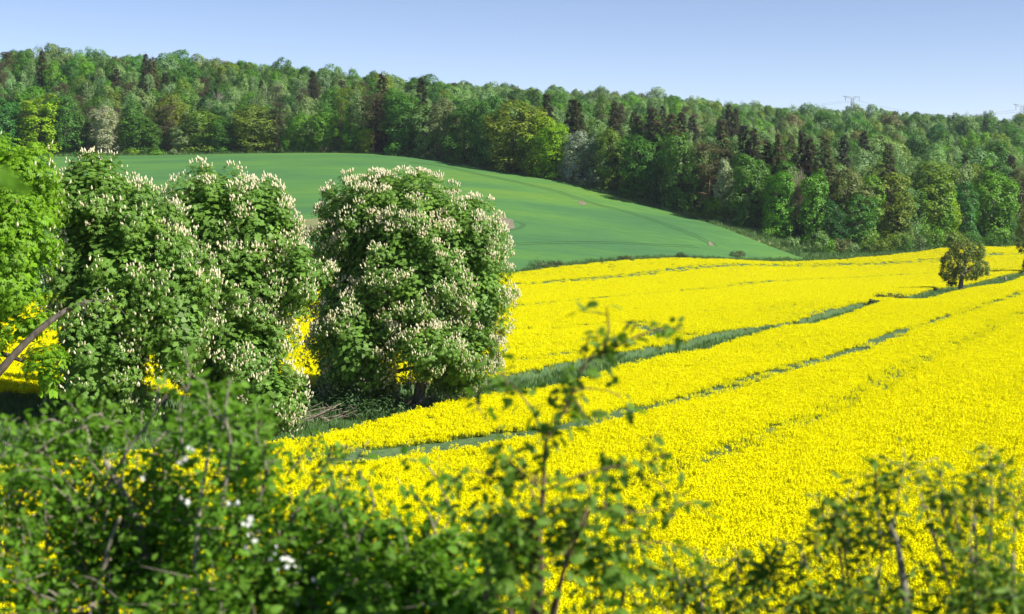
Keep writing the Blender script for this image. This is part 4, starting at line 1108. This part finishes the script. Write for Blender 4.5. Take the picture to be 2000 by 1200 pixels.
for k, (dx, dz) in enumerate(((-7.4, 34.4), (7.4, 34.4), (-9, 20), (9, 20))):
    nm = ('first upper wire', 'second upper wire', 'first lower wire', 'second lower wire')[k]
    a = b1 + [dx, 0, dz]; c = b2 + [dx * 1.1, dx * .6, dz]
    wire(a, c, 9, .07, nm + ' between the alone standing pylon and the cut off one')
    wire(a, a + [-420, 200, -12], 9, .07, nm + ' from the alone standing pylon away behind trees')

# ------------------------------------------------------------------ hedge at our feet
def ovate(lobed=False):
    st = ((0, 0), (.22, .24), (.45, .30), (.75, .19), (1, 0)) if not lobed else ((0, 0), (.14, .30), (.34, .20), (.46, .40), (.62, .16), (.78, .22), (1, 0))
    V = [[0, 0, 0]]; Fc = []; prev = None
    for i, (x, w) in enumerate(st[1:-1]):
        b = len(V); dr = -.18 * x * x
        V += [[x, w, .05 + dr], [x, 0, dr], [x, -w, .05 + dr]]
        if prev is None: Fc += [(0, b + 1, b), (0, b + 2, b + 1)]
        else: Fc += [(prev, prev + 1, b + 1, b), (prev + 1, prev + 2, b + 2, b + 1)]
        prev = b
    V.append([1, 0, -.2]); t = len(V) - 1
    Fc += [(prev, prev + 1, t), (prev + 1, prev + 2, t)]
    return np.array(V, float), [f[::-1] for f in Fc], [0] * len(Fc)
OVATE, LOBED = ovate(), ovate(True)
NARROW = (OVATE[0] * [1, .62, 1], OVATE[1], OVATE[2])
def flower5():
    V = [[0, 0, 0]]; Fc = []
    for k in range(5):
        a = k * 2 * pi / 5; b = len(V)
        V += [[.5 * cos(a - .5), .5 * sin(a - .5), .12], [cos(a) * .95, sin(a) * .95, .2], [.5 * cos(a + .5), .5 * sin(a + .5), .12]]
        Fc.append((0, b, b + 1, b + 2))
    return np.array(V, float), Fc, [0] * 5
FLOWER = flower5()

def leaves_on(mb, pts, n, size, tpl, rng, spread=.02, t0=.15):
    pts = np.asarray(pts); m = len(pts)
    t = rng.uniform(t0, 1, n) * (m - 1); i = np.minimum(t.astype(int), m - 2); f = (t - i)[:, None]
    c = pts[i] * (1 - f) + pts[i + 1] * f
    tan = norm(pts[i + 1] - pts[i]); d = rdir(n, rng); d = norm(d - (d * tan).sum(-1, keepdims=True) * tan * .5 + tan * .45 + [0, 0, -.15])
    nr = norm([0, 0, 1] + .75 * rng.normal(size=(n, 3)) * [1, 1, .6])
    mb.stamp(tpl, c + d * spread * rng.uniform(.1, 1, (n, 1)), frames(nr, d), size * rng.uniform(.6, 1.25, n))

def hedge_bush(name, label, cat, base_px, Y, lobes, shoots, leaf, tpl, size, seed, twigm=M_TWIGG, group=None, stem_r=.016, petals=(), stems=()):
    """lobes: (px, py, rx, ry, dY, ry_depth_m, leaves); shoots: (pixel line with distances, radius, leaves)"""
    rng = np.random.default_rng(seed)
    u = uv(base_px, 0)[0]; base = np.array([u * Y, Y, float(H(u * Y, Y))])
    root = empty(name, base, label, cat, group)
    fol = MB(); k = Y / F
    fork = np.array([0, 0, .35])
    smb = MB(); tube(smb, curve([[0, 0, -.15], [.02, .01, .15], fork], 5), np.linspace(1.5, 1.1, 5) * stem_r, 8)
    bmb = MB()
    for cx, cyp, rx, ry, dy, rd, nl in lobes:
        c = at(cx, cyp, Y) - base + [0, dy, 0]; r = np.array([rx * k, rd, ry * k])
        pts = limb(fork, c, .08, 8, rng)
        tube(bmb, pts, np.linspace(.7, .25, 8) * stem_r, 6)
        nt_ = max(3, nl // 45)
        per = max(6, int(nl * .75 / nt_))
        for q in range(nt_):
            e = c + rdir(1, rng)[0] * r * rng.uniform(.55, 1.05)
            s = pts[rng.integers(4, 8)] if rng.random() < .6 else c + rdir(1, rng)[0] * r * .4
            e2 = e + [0, 0, rng.uniform(.0, .06)]
            tw = limb(s, e2, .02, 6, rng)
            tube(bmb, tw, np.linspace(.2, .07, 6) * stem_r, 4)
            leaves_on(fol, tw, per, size, tpl, rng, .045)
        n = int(nl * .25); d = rdir(n, rng); pos = c + d * r * np.cbrt(rng.uniform(.05, 1, (n, 1)))
        fol.stamp(tpl, pos, frames(norm([0, 0, 1] + .7 * rng.normal(size=(n, 3))), rdir(n, rng)), size * rng.uniform(.6, 1.2, n))
    for line, rad, nl in shoots:
        P = curve([at(x, y, Y + d) - base for x, y, d in line], 14)
        tube(bmb, P, np.linspace(1, .35, 14) * rad, 6)
        leaves_on(fol, P, nl, size, tpl, rng, .03, .05)
        for q in range(max(2, nl // 6)):
            i = rng.integers(2, 13); e = P[i] + norm(rng.normal(size=3) + [0, 0, .3]) * rng.uniform(.03, .10)
            tw = limb(P[i], e, 0, 4, rng); tube(bmb, tw, np.linspace(.4, .2, 4) * rad, 4)
            leaves_on(fol, tw, 3, size, tpl, rng, .02, .4)
    for line, r0, r1 in stems:
        P = curve([at(x, y, Y + d) - base for x, y, d in line], 14)
        ex = MB(); tube(ex, P, np.linspace(r0, r1, 14), 8, jit=.03); ex.obj('stem', twigm, root, True)
    fol.obj('foliage', leaf, root); bmb.obj('branch', twigm, root); smb.obj('stem', twigm, root, True)
    if petals:
        pm = MB()
        for cx, cyp, rx, ry, dy, n in petals:
            c = at(cx, cyp, Y) - base + [0, dy, 0]; n = max(1, int(n * .4))
            pos = c + rdir(n, rng) * np.array([rx * k * 1.5, .05, ry * k * 1.5]) * np.cbrt(rng.uniform(.02, 1, (n, 1)))
            pm.stamp(FLOWER, pos, frames(norm([.3, -.7, .8] + .5 * rng.normal(size=(n, 3))), rdir(n, rng)), .009 * rng.uniform(.6, 1.2, n))
        tag(pm.obj('blossom', M_WHITE, root), kind='stuff')
    return root

hedge_bush('hawthorn_bush', 'big dark green hedge bush with a forked grey stem in the near corner', 'bush', 250, 4.2,
           [(60, 925, 150, 85, .2, .4, 1000), (60, 1050, 170, 120, 0, .5, 1800), (230, 1010, 150, 110, .1, .4, 1300), (200, 1140, 190, 90, -.1, .5, 1800), (110, 872, 120, 42, .3, .3, 420), (300, 900, 110, 70, .2, .3, 420), (350, 1010, 110, 70, .1, .3, 800), (330, 1100, 130, 80, .1, .4, 1200)],
           [([(180, 1000, 0), (250, 880, 0), (300, 810, 0), (310, 745, 0)], .006, 30), ([(60, 1000, .2), (80, 900, .2), (60, 835, .2)], .005, 40), ([(140, 950, .2), (190, 880, .2), (210, 830, .2)], .005, 40), ([(0, 900, .2), (20, 860, .2), (10, 815, .2)], .005, 30)],
           M_HEDGE, OVATE, .029, 1, stem_r=.02, stems=[([(292, 1240, 0), (288, 1120, 0), (278, 1060, 0), (262, 1010, 0), (232, 950, 0), (205, 900, 0)], .026, .008), ([(200, 1120, -.2), (215, 1060, -.2), (235, 1010, -.2)], .008, .004)])
hedge_bush('blossoming_bush', 'leafy hedge bush with strings of white blossom beside the forked stem bush', 'bush', 480, 3.8,
           [(430, 872, 90, 55, .2, .3, 400), (440, 960, 130, 80, .2, .4, 700), (520, 1060, 140, 90, 0, .4, 1200), (460, 1150, 180, 80, -.1, .5, 1800), (600, 1130, 120, 80, 0, .4, 1100), (640, 1040, 70, 60, .1, .3, 380), (375, 830, 60, 45, .3, .25, 160)],
           [([(430, 1000, 0), (450, 880, 0), (440, 805, 0), (450, 740, 0)], .006, 26), ([(500, 1000, 0), (520, 920, 0), (500, 850, 0)], .005, 36), ([(560, 1040, 0), (600, 960, 0), (640, 900, 0), (650, 870, 0)], .005, 26), ([(600, 1060, .2), (650, 990, .2), (690, 910, .2), (720, 860, .2)], .004, 26),
            ([(360, 900, .2), (350, 800, .2), (370, 745, .2), (360, 680, .2)], .005, 24), ([(560, 930, .2), (600, 880, .2), (630, 850, .2)], .003, 14)],
           M_HEDGE, OVATE, .029, 2, stem_r=.016, petals=[(415, 846, 12, 10, -.3, 14), (345, 885, 8, 8, -.3, 6), (498, 935, 8, 10, -.3, 9), (520, 965, 8, 14, -.3, 12), (527, 1000, 8, 10, -.3, 8), (574, 1022, 6, 8, -.3, 8), (596, 1043, 20, 9, -.3, 26), (612, 1058, 5, 8, -.3, 6), (620, 1112, 6, 9, -.3, 7), (408, 925, 10, 6, -.3, 7), (640, 1070, 5, 5, -.3, 4), (645, 1190, 6, 5, -.3, 4)])
hedge_bush('bramble_bush', 'low dense green bush between the blossoming bush and the slender sapling', 'bush', 760, 3.6,
           [(720, 1090, 100, 60, .1, .3, 620), (760, 1160, 140, 70, 0, .4, 1500), (860, 1120, 90, 70, .1, .3, 620), (640, 1190, 120, 50, 0, .3, 900), (920, 1180, 110, 50, 0, .35, 1000)],
           [([(700, 1120, 0), (710, 1040, 0), (730, 980, 0), (700, 920, 0)], .004, 30), ([(680, 1060, 0), (660, 980, 0), (640, 930, 0)], .004, 24), ([(800, 1100, 0), (790, 1050, 0), (780, 1010, 0)], .004, 20), ([(860, 1100, .1), (850, 1040, .1), (830, 990, .1), (800, 960, .1)], .004, 24), ([(900, 1080, .1), (880, 1000, .1), (850, 930, .1), (820, 900, .1)], .004, 22)],
           M_HEDGE, OVATE, .032, 3, stem_r=.014)
hedge_bush('maple_sapling', 'slender reddish stemmed sapling rising highest out of the hedge against the yellow crop', 'sapling', 1050, 3.2,
           [(1000, 1010, 85, 55, 0, .22, 104), (1120, 1030, 100, 50, 0, .22, 93), (1060, 1110, 150, 80, 0, .3, 420), (1240, 1060, 70, 60, .1, .2, 66), (950, 1080, 80, 70, .1, .25, 115), (1200, 1150, 110, 60, .1, .3, 247), (1040, 960, 60, 40, 0, .2, 38), (1150, 985, 90, 25, 0, .15, 49)],
           [([(1062, 930, 0), (1066, 865, 0), (1085, 832, 0), (1112, 780, 0), (1130, 735, 0), (1160, 690, 0), (1180, 668, 0)], .0052, 48), ([(1066, 865, 0), (1052, 828, 0), (1028, 785, 0), (1000, 752, 0), (975, 730, 0)], .003, 26),
            ([(1180, 690, 0), (1188, 650, 0), (1186, 610, 0), (1184, 598, 0)], .0034, 8), ([(1150, 705, 0), (1195, 682, 0), (1250, 655, 0), (1300, 643, 0), (1335, 645, 0)], .0036, 30),
            ([(1062, 960, 0), (1130, 930, 0), (1200, 912, 0), (1260, 905, 0), (1300, 890, 0)], .0035, 34), ([(1240, 930, 0), (1290, 945, 0), (1308, 985, 0), (1320, 1010, 0)], .0022, 12), ([(1050, 950, 0), (1010, 915, 0), (975, 880, 0), (950, 875, 0)], .003, 24),
            ([(1020, 960, 0), (960, 930, 0), (910, 920, 0), (880, 945, 0)], .003, 20), ([(1100, 780, 0), (1140, 760, 0), (1190, 765, 0), (1215, 775, 0)], .0022, 8), ([(1070, 830, 0), (1120, 800, 0), (1150, 830, 0)], .0022, 8), ([(985, 740, .1), (972, 700, .1), (975, 640, .1)], .002, 8),
            ([(1200, 1000, 0), (1260, 1000, 0), (1320, 990, 0), (1350, 980, 0)], .0025, 12), ([(1200, 1060, .1), (1290, 1060, .1), (1330, 1070, .1)], .0025, 12), ([(950, 820, .2), (930, 780, .2), (960, 730, .2)], .002, 8)],
           M_SAP, LOBED, .031, 4, twigm=M_TWIG, stem_r=.013, stems=[([(1052, 1230, 0), (1056, 1120, 0), (1052, 1040, 0), (1060, 970, 0), (1062, 925, 0)], .010, .0048)])
hedge_bush('privet_bush', 'low sparse leafy shoots in the hedge between sapling and tall shoots', 'bush', 1440, 3.5,
           [(1370, 1162, 100, 45, 0, .25, 158), (1480, 1162, 110, 45, 0, .25, 173), (1300, 1202, 120, 35, 0, .25, 221), (1440, 1212, 150, 35, 0, .3, 274)],
           [([(1380, 1160, 0), (1372, 1120, 0), (1376, 1085, 0)], .003, 22), ([(1440, 1160, 0), (1440, 1110, 0), (1438, 1075, 0)], .003, 28), ([(1500, 1160, 0), (1505, 1110, 0), (1500, 1078, 0)], .003, 28), ([(1320, 1190, 0), (1330, 1150, 0), (1320, 1110, 0)], .003, 19), ([(1470, 1160, 0), (1475, 1130, 0), (1490, 1105, 0)], .003, 19)],
           M_SHOOT, NARROW, .031, 5, stem_r=.012)
hedge_bush('privet_bush', 'thick cluster of upright leafy shoots with a pale grey stem in the hedge', 'bush', 1680, 3.4,
           [(1640, 1082, 80, 60, 0, .25, 91), (1720, 1102, 90, 70, 0, .25, 173), (1600, 1142, 110, 60, 0, .3, 274), (1720, 1182, 130, 50, 0, .3, 368), (1660, 1032, 60, 40, .1, .2, 33), (1570, 1192, 100, 40, 0, .25, 221)],
           [([(1720, 1080, 0), (1715, 1000, 0), (1710, 940, 0), (1720, 915, 0)], .0032, 54), ([(1740, 1060, 0), (1752, 980, 0), (1760, 930, 0), (1772, 905, 0)], .0032, 54), ([(1660, 1080, 0), (1655, 1020, 0), (1650, 975, 0)], .003, 48), ([(1640, 1060, 0), (1620, 1020, 0), (1605, 1005, 0)], .003, 25), ([(1580, 1120, 0), (1568, 1080, 0), (1570, 1055, 0)], .003, 25), ([(1700, 1060, 0), (1680, 1000, 0), (1690, 980, 0)], .003, 22), ([(1610, 1100, 0), (1590, 1060, 0), (1620, 1030, 0)], .003, 22)],
           M_SHOOT, NARROW, .031, 6, stem_r=.012, stems=[([(1775, 1220, -.1), (1762, 1120, -.1), (1752, 1060, -.1), (1738, 1025, -.1)], .011, .004)])
hedge_bush('privet_bush', 'tallest cluster of upright leafy shoots at the end of the hedge', 'bush', 1920, 3.3,
           [(1900, 1092, 80, 80, 0, .25, 106), (1980, 1072, 80, 90, 0, .3, 145), (1880, 1172, 120, 60, 0, .3, 368), (1980, 1172, 120, 60, 0, .3, 421), (1840, 1042, 50, 50, .1, .2, 33), (1930, 1012, 50, 40, .1, .2, 30)],
           [([(1930, 1080, 0), (1938, 1000, 0), (1935, 930, 0), (1932, 872, 0)], .0032, 48), ([(1860, 1080, 0), (1845, 1010, 0), (1838, 960, 0), (1838, 925, 0)], .0032, 57), ([(1980, 1060, 0), (1985, 1000, 0), (1992, 960, 0)], .003, 48), ([(1900, 1040, 0), (1905, 980, 0), (1908, 950, 0)], .003, 28), ([(1870, 1040, 0), (1865, 990, 0), (1875, 960, 0)], .003, 25), ([(1950, 980, 0), (1960, 930, 0), (1962, 905, 0)], .003, 16)],
           M_SHOOT, NARROW, .031, 7, stem_r=.012)
# a twig that hangs into the picture close to the lens
base = np.array([-.75, 1.3, float(H(-.75, 1.3))]); root = empty('hazel_sapling', base, 'dark blurred leaves of a twig hanging before the lime green chestnut', 'sapling')
mb = MB(); tip = [at(-60, 330, 1.35) - base, at(0, 335, 1.35) - base, at(40, 350, 1.35) - base, at(48, 372, 1.35) - base]
P = curve([[0, 0, -.1], [-.02, 0, 1.0], tip[0] + [-.12, 0, .0]] + tip[:2], 20)
tube(mb, P, np.linspace(1, .1, 20) ** 1.5 * .012, 6); mb.obj('stem', M_TWIG, root, True)
fol = MB(); rl = np.random.default_rng(3)
q = np.array([at(-8, 335, 1.35), at(5, 345, 1.35), at(22, 362, 1.35), at(-14, 330, 1.35)]) - base
fol.stamp(OVATE, q, frames(norm([.1, -1, .3] + .2 * rl.normal(size=(4, 3))), norm([.8, 0, -.3] + .3 * rl.normal(size=(4, 3)))), np.array([.026, .026, .024, .026]))
fol.obj('foliage', M_HEDGE, root)

# ------------------------------------------------------------------ the air over the valley
hm, HN, HL = mat('thin_haze')
pv = HN.new('ShaderNodeVolumePrincipled'); pv.inputs['Color'].default_value = (.78, .88, 1, 1); pv.inputs['Density'].default_value = .00007; pv.inputs['Anisotropy'].default_value = .2
HL.new(pv.outputs[0], HN.new('ShaderNodeOutputMaterial').inputs['Volume'])
zs_ = H(GX, GY); print('ground', zs_.min(), zs_.max())
x0, x1, y0, y1, z0, z1 = -3100, 3100, -500, 3500, float(zs_.min()) - 1.5, max(float(zs_.max()), 120) + 15
mb = MB(); mb.add([[x, y, z] for z in (z0, z1) for x, y in ((x0, y0), (x1, y0), (x1, y1), (x0, y1))], [(3, 2, 1, 0), (4, 5, 6, 7), (0, 1, 5, 4), (1, 2, 6, 5), (2, 3, 7, 6), (3, 0, 4, 7)])
tag(mb.obj('haze', hm), 'thin bluish summer air over the whole valley', 'haze', kind='stuff')
